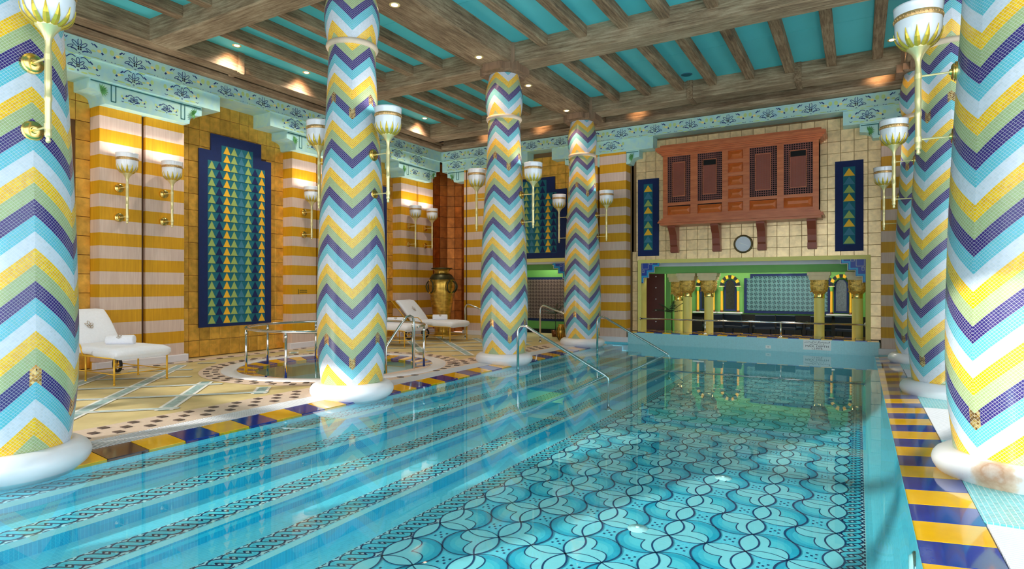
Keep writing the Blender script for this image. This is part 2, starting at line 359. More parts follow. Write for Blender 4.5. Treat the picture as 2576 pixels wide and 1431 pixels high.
def guilloche(xc, z, w, y0, y1, name, extra=()):
    """running S pattern of dark outlined pale scrolls between dashed lines, along y"""
    m = MB(); zz = z + 0.002; p = 0.105; n = int((y1 - y0) / p); h = w * 0.30
    m.quad((xc - w / 2 - 0.01, y0, z + 0.0008), (xc + w / 2 + 0.01, y0, z + 0.0008), (xc + w / 2 + 0.01, y1, z + 0.0008), (xc - w / 2 - 0.01, y1, z + 0.0008), 2)
    for sx in (-1, 1):
        pts = [(xc + sx * w / 2, y0 + (y1 - y0) * k / 600, zz) for k in range(601)]
        m.ribbon(pts, 0.011, (0, 0, 1), 0, (3, 2) if y1 - y0 > 6 else None)
    st = 12
    W_ = w * 0.21
    for k in range(n):
        for sgn, zo in ((-1, 0.001), (1, 0.0022)):      # under strand, then over strand of the twist
            yb = y0 + (k + .5) * p; e = 0.5 if sgn < 0 else 0.62
            S1 = [(xc + sgn * h * sin(pi * t), yb + p * t, zz + zo) for t in [-e + 2 * e * i / 10 for i in range(11)]]
            m.ribbon(S1, W_ + 0.026, (0, 0, 1), 0); m.ribbon([(q[0], q[1], q[2] + .0003) for q in S1], W_ - 0.002, (0, 0, 1), 1)
            m.ribbon([(q[0] + .004, q[1] - .006, q[2] + .0006) for q in S1], W_ * 0.3, (0, 0, 1), 3)
        m.poly([(xc + d_[0] * 0.010, y0 + (k + 1) * p + d_[1] * 0.012, zz + 0.0042) for d_ in ((-1, 0), (0, -1), (1, 0), (0, 1))], 2)
    o = m.build(name, [M['ink_t'], M['pt_mid3'], M['pt_w'], M['pt_mid2']], basin, kind='stuff')
    o['label'] = 'dark blue and pale scroll mosaic border'
    return o
for k, (x, z) in enumerate(zip(NX, NZ)): guilloche(x - 0.13, z, 0.225, 1.0 if k > 0 else 1.6, Y1 - 0.02, 'mosaic_border')
guilloche(-3.155, ZF, 0.23, 1.8, Y1 - 0.02, 'mosaic_border'); guilloche(-0.045, ZF, 0.17, 2.4, Y1 - 0.02, 'mosaic_border')
# overlapping circle pattern of the floor
def floor_pattern():
    m = MB(); px, py = 0.285, 0.35; x0 = -0.155; y0 = 4.71 - 0.7 * 4; ny = 36; nx = 10
    z = ZF + 0.002
    nd = lambda i, j: (x0 - i * px, y0 + j * py)
    def bulge(p, q, s, n=10, amt=0.207):
        (x1, y1), (x2, y2) = p, q; dx, dy = x2 - x1, y2 - y1; out = []
        for k in range(n + 1):
            t = k / n; w = 4 * t * (1 - t) * amt * s; out.append((x1 + dx * t - dy * w * (px / py if dy == 0 else py / px) ** 0, y1 + dy * t + dx * w, ))
        return out
    L3 = lambda pts, dz=0.0: [(a, c, z + dz) for a, c in pts]
    for i in range(nx):
        for j in range(ny):
            fan = (i // 1 + j) % 2 == 1
            a, bb, c, d = nd(i, j), nd(i + 1, j), nd(i + 1, j + 1), nd(i, j + 1)
            if max(a[1], d[1]) > Y1 - 0.05: continue
            cx, cy = (a[0] + bb[0]) / 2, (a[1] + d[1]) / 2
            if not fan:
                for k in range(5):
                    ox, oy = ((0, 0), (0.03, 0.035), (-0.03, 0.035), (0.03, -0.035), (-0.03, -0.035))[k]
                    m.box(cx + ox - 0.008, cx + ox + 0.008, cy + oy - 0.01, cy + oy + 0.01, z, z + 0.001, 0)
            else:
                # four bulging sides; blue gradient fill with a pale scalloped heart
                ring = []
                for p, q in ((a, bb), (bb, c), (c, d), (d, a)): ring += bulge(p, q, 1 if True else -1, 6, 0.0)[:-1]
                def shrink(f, r): return [(cx + (x - cx) * f, cy + (y - cy) * f) for x, y in r]
                # petal sides belong to nodes where i and j are even
                sides = [(a, bb), (bb, c), (c, d), (d, a)]
                full = []
                for p, q in sides:
                    o = bulge(p, q, 1, 6, 0.2)
                    mx_, my_ = o[3]
                    if hypot(mx_ - cx, my_ - cy) < hypot((p[0] + q[0]) / 2 - cx, (p[1] + q[1]) / 2 - cy): o = bulge(p, q, -1, 6, 0.2)
                    full += o[:-1]
                for f, mi, dz in ((0.98, 1, 0.0), (0.88, 4, 0.0006), (0.74, 5, 0.0012), (0.56, 2, 0.0018)):
                    m.poly(L3(shrink(f, full), dz), mi)
                # scalloped pale lobe across the cell, anchored at the even node
                anch = min((a, bb, c, d), key=lambda n: (round((x0 - n[0]) / px) % 2) + (round((n[1] - y0) / py) % 2))
                opp = (2 * cx - anch[0], 2 * cy - anch[1])
                adj = [n for n in (a, bb, c, d) if abs(n[0] - anch[0]) + abs(n[1] - anch[1]) > 1e-6 and abs(n[0] - opp[0]) + abs(n[1] - opp[1]) > 1e-6]
                B_, C_ = adj; ux, uy = opp[0] - anch[0], opp[1] - anch[1]
                cu = (cx - ux * 0.02, cy - uy * 0.02); seg = []
                for (p, q) in ((B_, cu), (cu, C_)):
                    for k in range(9):
                        t = k / 8; w = 0.17 * sin(pi * t) ** 0.8
                        seg.append((p[0] + (q[0] - p[0]) * t + ux * w, p[1] + (q[1] - p[1]) * t + uy * w))
                m.poly(L3([anch] + seg, 0.0026), 3); m.ribbon(L3(seg, 0.0034), 0.010, (0, 0, 1), 0)
    for i in range(nx + 1):
        for j in range(ny + 1):
            p = nd(i, j)
            for q, par in ((nd(i + 1, j), j), (nd(i, j + 1), i)):
                if q[0] < -3.02 or q[1] > Y1 - 0.05 or p[1] > Y1 - 0.05: continue
                horiz = q[1] == p[1]
                amt = 0.2
                both = par % 2 == 0
                A = bulge(p, q, 1, 12, amt); B = bulge(p, q, -1, 12, amt)
                if both: m.poly(L3(A + B[::-1][1:-1], 0.0042), 3)
                # the side that belongs to a fan cell is always outlined
                ii, jj = i, j
                c1 = (i + j) % 2 == 1
                for crv in (A, B):
                    mx_, my_ = crv[6]
                    # cell the curve belongs to lies on the opposite side of its bulge
                    mid = ((p[0] + q[0]) / 2, (p[1] + q[1]) / 2); ox, oy = mid[0] - mx_, mid[1] - my_
                    ccx, ccy = mid[0] + (0 if horiz else math.copysign(px / 2, ox)), mid[1] + (math.copysign(py / 2, oy) if horiz else 0)
                    ci, cj = math.floor((x0 - ccx) / px + 1e-6), math.floor((ccy - y0) / py + 1e-6)
                    if (ci + cj) % 2 == 1 or both: m.ribbon(L3(crv, 0.005), 0.009 if horiz else 0.014, (0, 0, 1), 0)
    o = m.build('mosaic_pattern', [M['pt_dark'], M['pt_mid'], M['pt_mid3'], M['pt_pale'], M['pt_mid'], M['pt_mid2']], basin, kind='stuff')
    o['label'] = 'interlaced circles with blue fans in the pool floor mosaic'
floor_pattern()
w = MB(); w.quad((-5.655, Y0, -0.030), (0.62, Y0, -0.030), (0.62, Y1, -0.030), (-5.655, Y1, -0.030))
tag(w.build('pool_water', M['water']), 'still clear turquoise water filling the long pool', 'water', kind='stuff')
# drains and underwater lamps
def disc_thing(name, x, y, z, r, label, cat, mm, group=None):
    t = thing(name, label, cat, (x, y, z), 0, group); d = MB()
    d.lathe([(0.0001, 0.012), (r * 0.62, 0.014), (r * 0.66, 0.008), (r * 0.9, 0.008), (r, 0.0)], 28); d.build('cover', mm, t, True)
    k = MB(); k.lathe([(0.0001, 0.02), (r * 0.18, 0.02), (r * 0.2, 0.012)], 12); k.build('hub', M['white'], t, True); return t
disc_thing('floor_drain', -1.55, 4.72, ZF + 0.004, 0.085, 'pale round drain in the pool floor, the nearer of the two in midpool', 'drain', M['lens'])
disc_thing('floor_drain', -1.2, 6.4, ZF + 0.004, 0.085, 'pale round drain in the pool floor, the farther one in midpool', 'drain', M['lens'])
disc_thing('floor_drain', -3.62, 1.98, ZF + 0.004 + 0.125, 0.085, 'green round drain on the lower pool step at the bottom edge', 'drain', M['drain'])
t = thing('pool_light', 'round white underwater lamp in the right-hand pool wall', 'pool light', (0.272, 4.02, -0.17))
d = MB(); d.lathe([(0.0001, -0.03), (0.06, -0.028), (0.075, -0.01), (0.08, 0.0)], 24, axis='x'); d.build('lens', M['lens'], t, True)
d = MB(); d.lathe([(0.08, -0.012), (0.088, -0.006), (0.09, 0.006)], 24, axis='x'); d.build('rim', M['steel'], t, True)

# ================================================================== floor
JX, JY, JR = -7.95, 7.65, 1.88
floor = struct('floor', 'ochre mosaic pool deck with diagonal blue and white inlay bands')
b = MB()
NA = 64; rect = (-11.6, -5.98, -2.4, 15.0)
ring = [(JX + (JR - 0.02) * cos(2 * pi * k / NA), JY + (JR - 0.02) * sin(2 * pi * k / NA)) for k in range(NA)]
def toedge(x, y):
    dx, dy = x - JX, y - JY; t = 1e9
    for (e, c, dd) in ((rect[0], JX, dx), (rect[1], JX, dx), (rect[2], JY, dy), (rect[3], JY, dy)):
        if abs(dd) > 1e-9:
            q = (e - c) / dd
            if q > 0: t = min(t, q)
    return (JX + dx * t, JY + dy * t)
E_ = [toedge(*p) for p in ring]
for k in range(NA):
    j = (k + 1) % NA; p, q, r, s_ = ring[k], ring[j], E_[j], E_[k]
    b.quad((*p, 0), (*s_, 0), (*r, 0), (*q, 0))
    # fill corner of the rectangle between two edge hits
    if abs(s_[0] - r[0]) > 1e-6 and abs(s_[1] - r[1]) > 1e-6:
        cxr = s_[0] if abs(s_[0] - rect[0]) < 1e-6 or abs(s_[0] - rect[1]) < 1e-6 else r[0]
        cyr = r[1] if cxr == s_[0] else s_[1]
        b.add([(*s_, 0), (cxr, cyr, 0), (*r, 0)], [(0, 1, 2)])
b.build('mosaic_field', M['deck'], floor)
b = MB(); b.quad((-6.53, -2.4, 0.003), (-5.98, -2.4, 0.003), (-5.98, 14.6, 0.003), (-6.53, 14.6, 0.003)); b.build('border_band', M['deckp'], floor)
b = MB()
for k in range(96):
    a0, a1 = 2 * pi * k / 96, 2 * pi * (k + 1) / 96
    P0 = lambda r, a: (JX + r * cos(a), JY + r * sin(a), 0.004)
    if (JX + (JR + 0.32) * cos(a0)) < -5.98: b.quad(P0(JR, a0), P0(JR + 0.32, a0), P0(JR + 0.32, a1), P0(JR, a1))
b.build('border_band', M['deckp'], floor)
b = MB(); b.quad((-11.0, 5.0, 0.003), (-10.6, 5.0, 0.003), (-10.6, 14.2, 0.003), (-11.0, 14.2, 0.003)); b.build('border_band', M['deckp'], floor)
tl = MB(); tl.box(-0.045, 0.045, -0.037, 0.037, 0.0, 0.007); TM = tl.build('tile', M['dark_tile'], floor); TM.location = (-6.425, 3.1, 0.003); tm = TM.data; cnt = 1
for k in range(0, 34):
    for (xx, ph) in ((-6.425, 0), (-6.275, 0.147), (-6.125, 0)):
        y = 2.5 + 0.294 * k + ph
        if (k == 2 and xx == -6.425) or y > 12.6 or y < 2.6: continue
        if hypot(xx - JX, y - JY) < JR + 0.1 or min(hypot(xx + 5.7, y - c) for c in COLY) < 0.58: continue
        inst(tm, 'tile', floor, (xx, y, 0.003)); cnt += 1
for ri, rr in enumerate((JR + 0.08, JR + 0.21)):
    for k in range(44):
        a = 2 * pi * (k + 0.5 * ri) / 44; x, y = JX + rr * cos(a), JY + rr * sin(a)
        if x < -6.0 and cnt < 290: inst(tm, 'tile', floor, (x, y, 0.004), a); cnt += 1
for k in range(24): inst(tm, 'tile', floor, (-10.75 if k % 2 else -10.66, 5.4 + 0.3 * k, 0.003))
# inlay bands
def clipband(p, dvec, half, name, core, wl):
    """band along dvec through p, clipped to the deck field and kept off the whirlpool"""
    d = Vector(dvec).normalized(); n = Vector((-d.y, d.x)); seg = []; runs = []; step = 0.06
    for k in range(-260, 260):
        q = Vector(p) + d * (k * step)
        ok = -10.35 < q.x < -6.72 and 1.5 < q.y < 13.4 and hypot(q.x - JX, q.y - JY) > 2.3
        if ok: seg.append(q)
        elif seg:
            if len(seg) > 4: runs.append((seg[0], seg[-1]))
            seg = []
    for a, c in runs:
        m = MB(); P3 = lambda q, o, z: ((q + n * o).x, (q + n * o).y, z)
        zb = .005 if dvec[0] < 0 else .0075
        m.quad(P3(a, -half, zb), P3(c, -half, zb), P3(c, half, zb), P3(a, half, zb), 1)
        m.quad(P3(a, -half + wl, zb + .001), P3(c, -half + wl, zb + .001), P3(c, half - wl, zb + .001), P3(a, half - wl, zb + .001), 0)
        m.build(name, [core, M['white']], floor)
for c in (-6.55, -5.3, -4.08, -2.88, -1.64, -0.42, 0.82, 2.05, 3.27, 4.5, 5.7): clipband((c / 2 - 4, c / 2 + 4), (-1, 1), 0.095, 'inlay_band', M['inlay'], 0.038)
for c in (8.35, 9.56, 10.77, 11.97, 13.2, 14.44, 15.65, 16.87, 18.1, 19.3, 20.5, 21.7): clipband((-c / 2 - 1, c / 2 - 1), (1, 1), 0.055, 'inlay_band', M['inlay'], 0.034)
# overflow gratings: slats across the channel
def grating(name, x0, x1, y0, y1, pitch, label, along='x', side=None):
    g = MB(); g.box(x0, x1, y0, y1, -0.06, -0.05, 1)
    n = int((y1 - y0) / pitch)
    for k in range(n): g.box(x0, x1, y0 + k * pitch, y0 + k * pitch + pitch * 0.62, -0.02, 0.006, 0)
    o = g.build(name, [M['grate'], M['gap']]); tag(o, label, 'grating', kind='stuff'); return o
grating('overflow_grating', -5.98, -5.66, 0.6, 14.2, 0.026, 'white slatted overflow grating along the left pool edge')
# coloured edge tiles
def edge_tiles(parent, x0, x1, z0, z1, ys, ln, cols, nm='tile'):
    for k, y in enumerate(ys):
        m = MB(); m.add([(x0, y + 0.004, z0), (x1, y + 0.004, z1), (x1, y + ln - 0.004, z1), (x0, y + ln - 0.004, z0), (x0, y + 0.004, z0 - .03), (x1, y + 0.004, z1 - .03), (x1, y + ln - 0.004, z1 - .03), (x0, y + ln - 0.004, z0 - .03)],
                        [(0, 1, 2, 3), (4, 7, 6, 5), (0, 4, 5, 1), (1, 5, 6, 2), (2, 6, 7, 3), (3, 7, 4, 0)]); m.build(nm, cols(k), parent)
eL = struct('trim_1', 'band of yellow and blue glazed tiles along the left pool edge')
edge_tiles(eL, -5.66, -5.36, 0.004, -0.026, [2.95 - 0.333 * 5 + 0.333 * k for k in range(38)], 0.333, lambda k: M['ty'] if k % 2 == 1 else (M['tb'] if k > 5 else M['tk']))
b = MB(); b.box(-5.66, -5.34, Y0, Y1, -0.11, -0.085); b.build('tile_bed', M['pool'], eL)
b = MB(); b.box(-5.37, -5.355, Y0, Y1, -0.11, -0.052); b.build('tile_bed', M['pool'], eL)
eR = struct('trim_2', 'band of yellow and blue glazed tiles along the right pool edge')
edge_tiles(eR, 0.282, 0.64, -0.028, 0.004, [5.69 - 0.65 * 6 + 0.325 * k for k in range(38)], 0.325, lambda k: M['tb'] if k % 2 == 0 else M['ty'])
b = MB(); b.box(0.282, 0.64, Y0, Y1, -0.11, -0.08); b.build('tile_bed', M['pool'], eR)
# right hand deck: sea green mosaic round each column, gratings between
rd = struct('floor_right', 'sea green mosaic and white grating deck on the right of the pool'); b = MB(); b.box(0.37, 0.66, 14.25, 14.7, -0.1, 0.0); b.box(0.64, 4.2, Y0, 15, -0.1, -0.055); b.build('channel_bed', M['lip'], rd)
for c in COLY:
    b = MB(); b.box(0.645, 2.1, c - 1.22, min(c + 1.0, 14.25), -0.055, 0.0); b.build('mosaic_patch', M['patch'], rd)
b = MB(); b.box(2.1, 4.2, Y0, 15, -0.05, 0.0); b.build('deck_slab', M['deck'], rd)
SIDE = ['nearest the camera', 'before the near right column', 'between the near and middle right columns', 'between the middle and far right columns']
for k, (a, c) in enumerate(((-2.3, 0.88), (3.1, 4.45), (6.67, 8.36), (10.58, 12.0))):
    grating('overflow_grating', 0.65, 2.1, a, c, 0.03, 'white slatted grating on the right pool deck, ' + SIDE[k])
# far ledge
lg = struct('trim_3', 'raised pale turquoise ledge across the far end of the pool')
b = MB(); b.box(-4.94, 0.37, YP, 15.25, ZF, 0.25); b.build('ledge_block', M['lip'], lg)
tw = 0.215
for k in range(25):
    for r in range(4):
        x = -4.93 + k * tw * 0.985; m = MB(); y0_ = YP + r * 0.23
        m.bevbox(x + .003, x + tw * 0.985 - .003, y0_, y0_ + 0.226, 0.25, 0.27, 'z+', 0.004); m.build('tile', M['ty'] if (k + r) % 2 == 0 else M['tb'], lg)

# ================================================================== walls
wl = struct('wall_left', 'left wall of gold leaf tiles behind striped piers')
b = MB(); b.box(XR - 0.3, XR - 0.02, -2.6, 15.6, 0, 5.9); b.build('backing', M['joint'], wl)
g = MB(); g.bevbox(-0.02, 0.008, -0.107, 0.107, -0.155, 0.155, 'x+', 0.004); gt = g.build('tile', M['goldL'], wl); gmesh = gt.data; gt.location = (XR - 0.004, 6.76, 0.17); n_ = 1
piers_L = [(1.55, 3.0), (5.2, 6.64), (9.11, 10.55), (12.78, 14.2)]
for (y0, y1) in ((3.0, 5.2), (6.64, 9.11), (10.55, 12.78)):
    y = y1 - 0.11
    while y > y0 - 0.05:
        for r in range(16):
            z = 0.17 + r * 0.318
            if y0 == 6.64 and 7.25 < y < 8.62 and 0.8 < z < 4.2: continue
            if y0 == 10.55 and 11.1 < y < 12.3 and 0.8 < z < 4.2: continue
            if y0 == 3.0 and (3.6 < y < 4.9 and 0.8 < z < 4.2 or y < 3.9): continue
            if n_ < 300: inst(gmesh, 'tile', wl, (XR - 0.004, y, z)); n_ += 1
        y -= 0.2195
def pier_left(y0, y1, lab, n):
    t = struct('wall_pier_%s' % n, lab)
    yc = (y0 + y1) / 2 - 0.01
    for a, c in ((y0, yc - 0.035), (yc + 0.035, y1)):
        m = MB(); m.box(XR - 0.1, XP, a, c, 0, 4.75); m.build('panel', M['stripe'], t)
    m = MB(); m.box(XR - 0.1, XP - 0.09, yc - 0.035, yc + 0.035, 0, 4.7); m.build('groove', M['groove'], t)
    m = MB(); m.bevbox(XP - 0.1, XP + 0.035, y0 - 0.07, y1 + 0.07, 0, 0.13, 'x+', 0.01); m.build('plinth', M['plinth'], t)
for k, ((a, c), nm) in enumerate(zip(piers_L, ('behind the near left column', 'behind the near lounger', 'behind the whirlpool', 'beside the corner niche'))): pier_left(a, c, 'yellow and cream striped wall pier ' + nm, ('one', 'two', 'three', 'four')[k])
# corner niche lined with copper leaf
nc = struct('wall_corner', 'concave corner niche lined with copper leaf tiles')
pts = [(-11.05, 14.15)] + arc(-10.42, 14.45, 0.62, radians(180), radians(8), 8) + [(-9.8, 14.3)]
for p, q in zip(pts, pts[1:]):
    L = hypot(q[0] - p[0], q[1] - p[1]); a = atan2(q[1] - p[1], q[0] - p[0]); me = MB(); me.bevbox(-L / 2 + .003, L / 2 - .003, 0.0, 0.03, 0.004, 0.314, 'y-', 0.004)
    bk = MB(); bk.box(-L / 2 - .01, L / 2 + .01, 0.02, 0.05, 0, 5.1); o = bk.build('backing', M['joint'], nc); o.location = ((p[0] + q[0]) / 2, (p[1] + q[1]) / 2, 0); o.rotation_euler = (0, 0, a)
    first = me.build('tile', M['copper'], nc)
    for r in range(16):
        o = first if r == 0 else inst(first.data, 'tile', nc, (0, 0, 0))
        o.location = ((p[0] + q[0]) / 2, (p[1] + q[1]) / 2, 0.318 * r); o.rotation_euler = (0, 0, a)
# back wall
wb = struct('wall_back', 'back wall of gold leaf tiles coloured as brightly lit, with the alcove opening')
b = MB()
b.box(-4.95, -4.78, YR + 0.02, YR + 0.3, 0.27, 5.9); b.box(0.22, 0.5, YR + 0.02, YR + 0.3, 0.27, 5.9); b.box(-4.78, 0.22, YR + 0.02, YR + 0.3, 2.06, 5.9)
b.box(-8.95, -6.5, YR + 0.02, YR + 0.3, 2.16, 5.9); b.box(0.5, 4.4, YR + 0.02, YR + 0.3, 0, 5.9); b.box(-11.4, -8.95, 15.12, 15.3, 0, 5.9); b.box(-6.5, -4.9, YR + 0.02, YR + 0.3, 0, 5.9); b.box(-4.96, 0.5, YR + 0.02, YR + 0.3, -0.6, 0.02); b.box(-9.9, -8.9, YR + .02, YR + 0.52, 0, 5.9)
b.build('backing', M['jointB'], wb)
g = MB(); g.bevbox(-0.122, 0.122, -0.008, 0.02, -0.121, 0.121, 'y-', 0.004); gt = g.build('tile', M['goldB'], wb); gb = gt.data; gt.location = (0.295, YR + 0.004, 0.4); nb = 1
def hidden(x, z):
    return (-3.75 < x < -0.95 and 3.1 < z < 4.35) or (-4.7 < x < -4.35 and 2.3 < z < 3.9) or (-0.35 < x < 0.02 and 2.3 < z < 3.9)
for c in range(22):
    for r in range(20):
        x = 0.295 - c * 0.25; z = 0.4 + r * 0.2475
        if r == 0 and c == 0: continue
        if z < 2.1 and not (c == 0): continue
        if x < -4.95 or hidden(x, z) or z > 5.1: continue
        if nb < 297: inst(gb, 'tile', wb, (x, YR + 0.004, z)); nb += 1
g = MB()
for z in range(8): g.bevbox(-4.93, -4.80, YR - 0.004, YR + 0.02, 0.279 + z * 0.2475, 0.521 + z * 0.2475, 'y-', 0.004)
g.build('tile', M['goldB'], wb, kind='stuff')
g = MB()
for c in range(10):
    for r in range(11):
        x = -6.65 - c * 0.235; z = 2.3 + r * 0.2475; g.bevbox(x - .115, x + .115, YR - 0.004, YR + 0.02, z - .121, z + .121, 'y-', 0.004)
g.build('tile', M['goldL'], wb, kind='stuff')
def pier_back(x0, x1, lab, n, g_at=None, zb=0):
    t = struct('wall_pier_' + n, lab)
    cuts = [x0, x1] if g_at is None else [x0, g_at - 0.03, g_at + 0.03, x1]
    for k in range(0, len(cuts), 2): m = MB(); m.box(cuts[k], cuts[k + 1], YP, YR + 0.1, zb, 4.75); m.build('panel', M['stripe'], t)
    if g_at: m = MB(); m.box(g_at - 0.03, g_at + 0.03, YP + 0.08, YR + 0.1, zb, 4.7); m.build('groove', M['groove'], t)
    m = MB(); m.bevbox(x0 - 0.05, x1 + 0.05, YP - 0.035, YP + 0.2, 0, 0.13, 'y-', 0.01); m.build('plinth', M['plinth'], t)
pier_back(-9.85, -8.98, 'yellow and cream striped pier on the back wall beside the vase', 'five')
pier_back(-6.55, -4.99, 'yellow and cream striped pier on the back wall behind the far left column', 'six', -5.72)
pier_back(0.40, 1.9, 'yellow and cream striped pier at the right end of the back wall', 'seven')

# cornices ---------------------------------------------------------
def motif(m, o, ax, nrm, s, big=True):
    """painted lily medallion and sprigs; o = centre, ax = along wall"""
    A = Vector(ax); Z = Vector((0, 0, 1)); Nn = Vector(nrm); O = Vector(o) + Nn * 0.003
    T = lambda p, dz=0.0: O + A * (p[0] * s) + Z * (p[1] * s) + Nn * dz
    def ln(pts, w=0.011, mi=0): m.ribbon([T(p) for p in pts], w, Nn, mi)
    def leaf(cx, cy, a, L, wd, n=10):
        ln([(cx + cos(a) * L * cos(t) - sin(a) * wd * sin(t), cy + sin(a) * L * cos(t) + cos(a) * wd * sin(t)) for t in [2 * pi * k / n for k in range(n + 1)]])
    for gx, gy, gw in ((-0.3, -0.34, 0.16), (0.3, -0.36, 0.16), (-0.62, 0.1, 0.1), (0.55, 0.0, 0.1)): m.poly([T((gx + gw * cos(t), gy + 0.05 * sin(t)), -0.0015) for t in [2 * pi * k / 9 for k in range(9)]], 2)
    leaf(0, 0.22, pi / 2, 0.15, 0.07); leaf(-0.17, 0.1, 2.4, 0.16, 0.06); leaf(0.17, 0.1, 0.75, 0.16, 0.06); leaf(-0.36, -0.06, 0.5, 0.13, 0.045); leaf(0.36, -0.06, 2.64, 0.13, 0.045)
    ln([(-0.34, -0.13), (-0.2, -0.14), (-0.1, -0.2)], 0.02); ln([(0.34, -0.13), (0.2, -0.14), (0.1, -0.2)], 0.02)
    for dx in (-0.045, 0.045):
        for dy in (-0.02, -0.11): m.poly([T((dx + q[0] * .032, dy + q[1] * .036)) for q in ((-1, -1), (1, -1), (1, 1), (-1, 1))], 1)
    ln([(0.035 * cos(t), -0.3 + 0.045 * sin(t)) for t in [2 * pi * k / 8 for k in range(9)]], 0.008)
    for sx in (-1, 1):
        ln([(sx * (0.12 + 0.42 * k / 8), 0.36 + 0.1 * sin(pi * k / 8) - 0.12 * (k / 8) ** 2) for k in range(9)], 0.014)
        ln([(sx * 0.56, 0.32), (sx * 0.7, 0.2)], 0.024, 0)
        m.poly([T((sx * 0.78 + 0.09 * cos(t), 0.06 + 0.07 * sin(t)), -0.001) for t in [2 * pi * k / 7 for k in range(7)]], 3)
        ln([(sx * 0.88, 0.02), (sx * 0.94, -0.06)], 0.03, 0); ln([(sx * 0.86, -0.28), (sx * 0.98, -0.32), (sx * 1.05, -0.26)], 0.01)
        m.poly([T((sx * 0.66 + 0.2 * cos(t), -0.3 + 0.05 * sin(t)), -0.001) for t in [2 * pi * k / 9 for k in range(9)]], 2)
        m.poly([T((sx * 1.02 + 0.1 * cos(t), 0.16 + 0.13 * sin(t)), -0.001) for t in [2 * pi * k / 9 for k in range(9)]], 2)
PM = [M['ink'], M['blk'], M['turqg'], M['ylw']]
def cornice(axis, root, spans, tier1, front, back, nrm):
    """axis 'y' (left wall) or 'x' (back wall). spans = list of (centre, lo, hi) of lower tiers"""
    Z1, Z2, Z3 = (5.03, 4.75, 4.39) if axis == 'y' else (5.02, 4.73, 4.42)
    def bx(m, a, c, f, z0, z1, mi=0):
        if axis == 'y': m.box(back, f, a, c, z0, z1, mi)
        else: m.box(a, c, f, back, z0, z1, mi)
    sg = 1 if axis == 'y' else -1
    m = MB(); bx(m, tier1[0], tier1[1], front, Z1, CT); m.build('upper_tier', M['turq'], root)
    m = MB(); bx(m, tier1[0], tier1[1], front + sg * 0.012, CT - 0.035, CT); bx(m, tier1[0], tier1[1], front + sg * 0.01, Z1 + 0.005, Z1 + 0.02); m.build('fillet', M['turq'], root)
    pt = lambda a, z, f=front: (f, a, z) if axis == 'y' else (a, f, z)
    av = (0, 1, 0) if axis == 'y' else (-1, 0, 0)
    paint = MB(); a = tier1[2]
    while a < tier1[1] - 0.3:
        if a > tier1[0] + 0.3: motif(paint, pt(a, (Z1 + CT) / 2 - 0.012), av, nrm, 0.36)
        a += 0.84
    paint.build('painted_motif', PM, root, kind='stuff')
    for (c, lo2, hi2, lo3, hi3, ph) in spans:
        f2 = front - sg * 0.05; f3 = front - sg * 0.1
        m = MB(); bx(m, lo2, hi2, f2, Z2, Z1); m.build('middle_tier', M['turq'], root)
        p2 = MB(); a = ph
        while a < hi2 - 0.25:
            if a >= lo2 + 0.2: motif(p2, pt(a, (Z2 + Z1) / 2, f2), av, nrm, 0.30)
            a += 0.84
        # lower tier with scalloped bracket ends
        pol = []
        for e, s in ((lo3, 1), (hi3, -1)):
            q = [(e, Z2), (e, Z2 - 0.16)] + [(e + s * (0.05 + 0.17 * sin(t)), Z2 - 0.17 - 0.1 * (1 - cos(t))) for t in [pi / 2 * k / 5 for k in range(1, 6)]] + [(e + s * 0.24, Z3)]
            pol += q if s == 1 else q[::-1]
        m = MB(); pp = [pt(x, z, f3) for x, z in pol]; dv = (back - f3, 0, 0) if axis == 'y' else (0, back - f3, 0); m.extrude(pp, dv); m.build('bracket_course', M['turq'], root)
        l = MB(); ff = f3 + sg * 0.004
        l.ribbon([pt(lo3 + 0.02, Z2 - 0.03, ff), pt(hi3 - 0.02, Z2 - 0.03, ff)], 0.022, nrm, 0)
        for e, s in ((lo3, 1), (hi3, -1)):
            for dx in (0.33, 0.40): l.ribbon([pt(e + s * dx, Z2 - 0.03, ff), pt(e + s * dx, Z3 + 0.06, ff)], 0.018, nrm, 0)
            l.ribbon([pt(e + s * 0.325, Z3 + 0.06, ff), pt(e + s * 0.405, Z3 + 0.06, ff)], 0.018, nrm, 0)
        l.build('line_frame', M['darkt'], root)
        for a in (c - 0.28, c + 0.28):
            if lo3 + .3 < a < hi3 - .3: motif(p2, pt(a, (Z2 + Z3) / 2 - 0.02, f3), av, nrm, 0.19)
        p2.build('painted_motif', PM, root, kind='stuff')
        for e, s in ((lo3, 1), (hi3, -1)):       # carved palm fan in each bracket
            lf = MB(); cen = Vector(pt(e + s * 0.16, Z2 - 0.17, f3 + sg * 0.01)); A = Vector(av) * (1 if axis == 'y' else -1) * s; Nn = Vector(nrm)
            for k in range(9):
                t = radians(-75 + 25 * k * 0.9); d = A * cos(t) + Vector((0, 0, 1)) * sin(t); pdir = Nn.cross(d)
                tip = cen + d * 0.11 + Nn * 0.035; r_ = cen + d * 0.05 + Nn * 0.04
                lf.add([cen + Nn * 0.02, r_ + pdir * 0.014, tip, r_ - pdir * 0.014, cen, ], [(0, 1, 2, 3), (0, 4, 1), (0, 3, 4), (1, 4, 2), (3, 2, 4)])
            lf.build('palm_fan', M['leafg'], root)
c1 = struct('trim_4', 'painted turquoise stepped cornice along the left wall')
cornice('y', c1, [(2.28, 0.9, 3.65, 1.3, 3.25, 1.4), (5.92, 4.52, 7.20, 4.95, 6.86, 4.77), (9.83, 8.34, 11.2, 8.80, 10.86, 8.97), (13.4, 12.1, 14.21, 12.45, 14.1, 12.33)], (0.0, 14.21, 0.57 + 0.0), -10.6, XR, (1, 0, 0))
c2 = struct('trim_5', 'painted turquoise stepped cornice along the back wall')
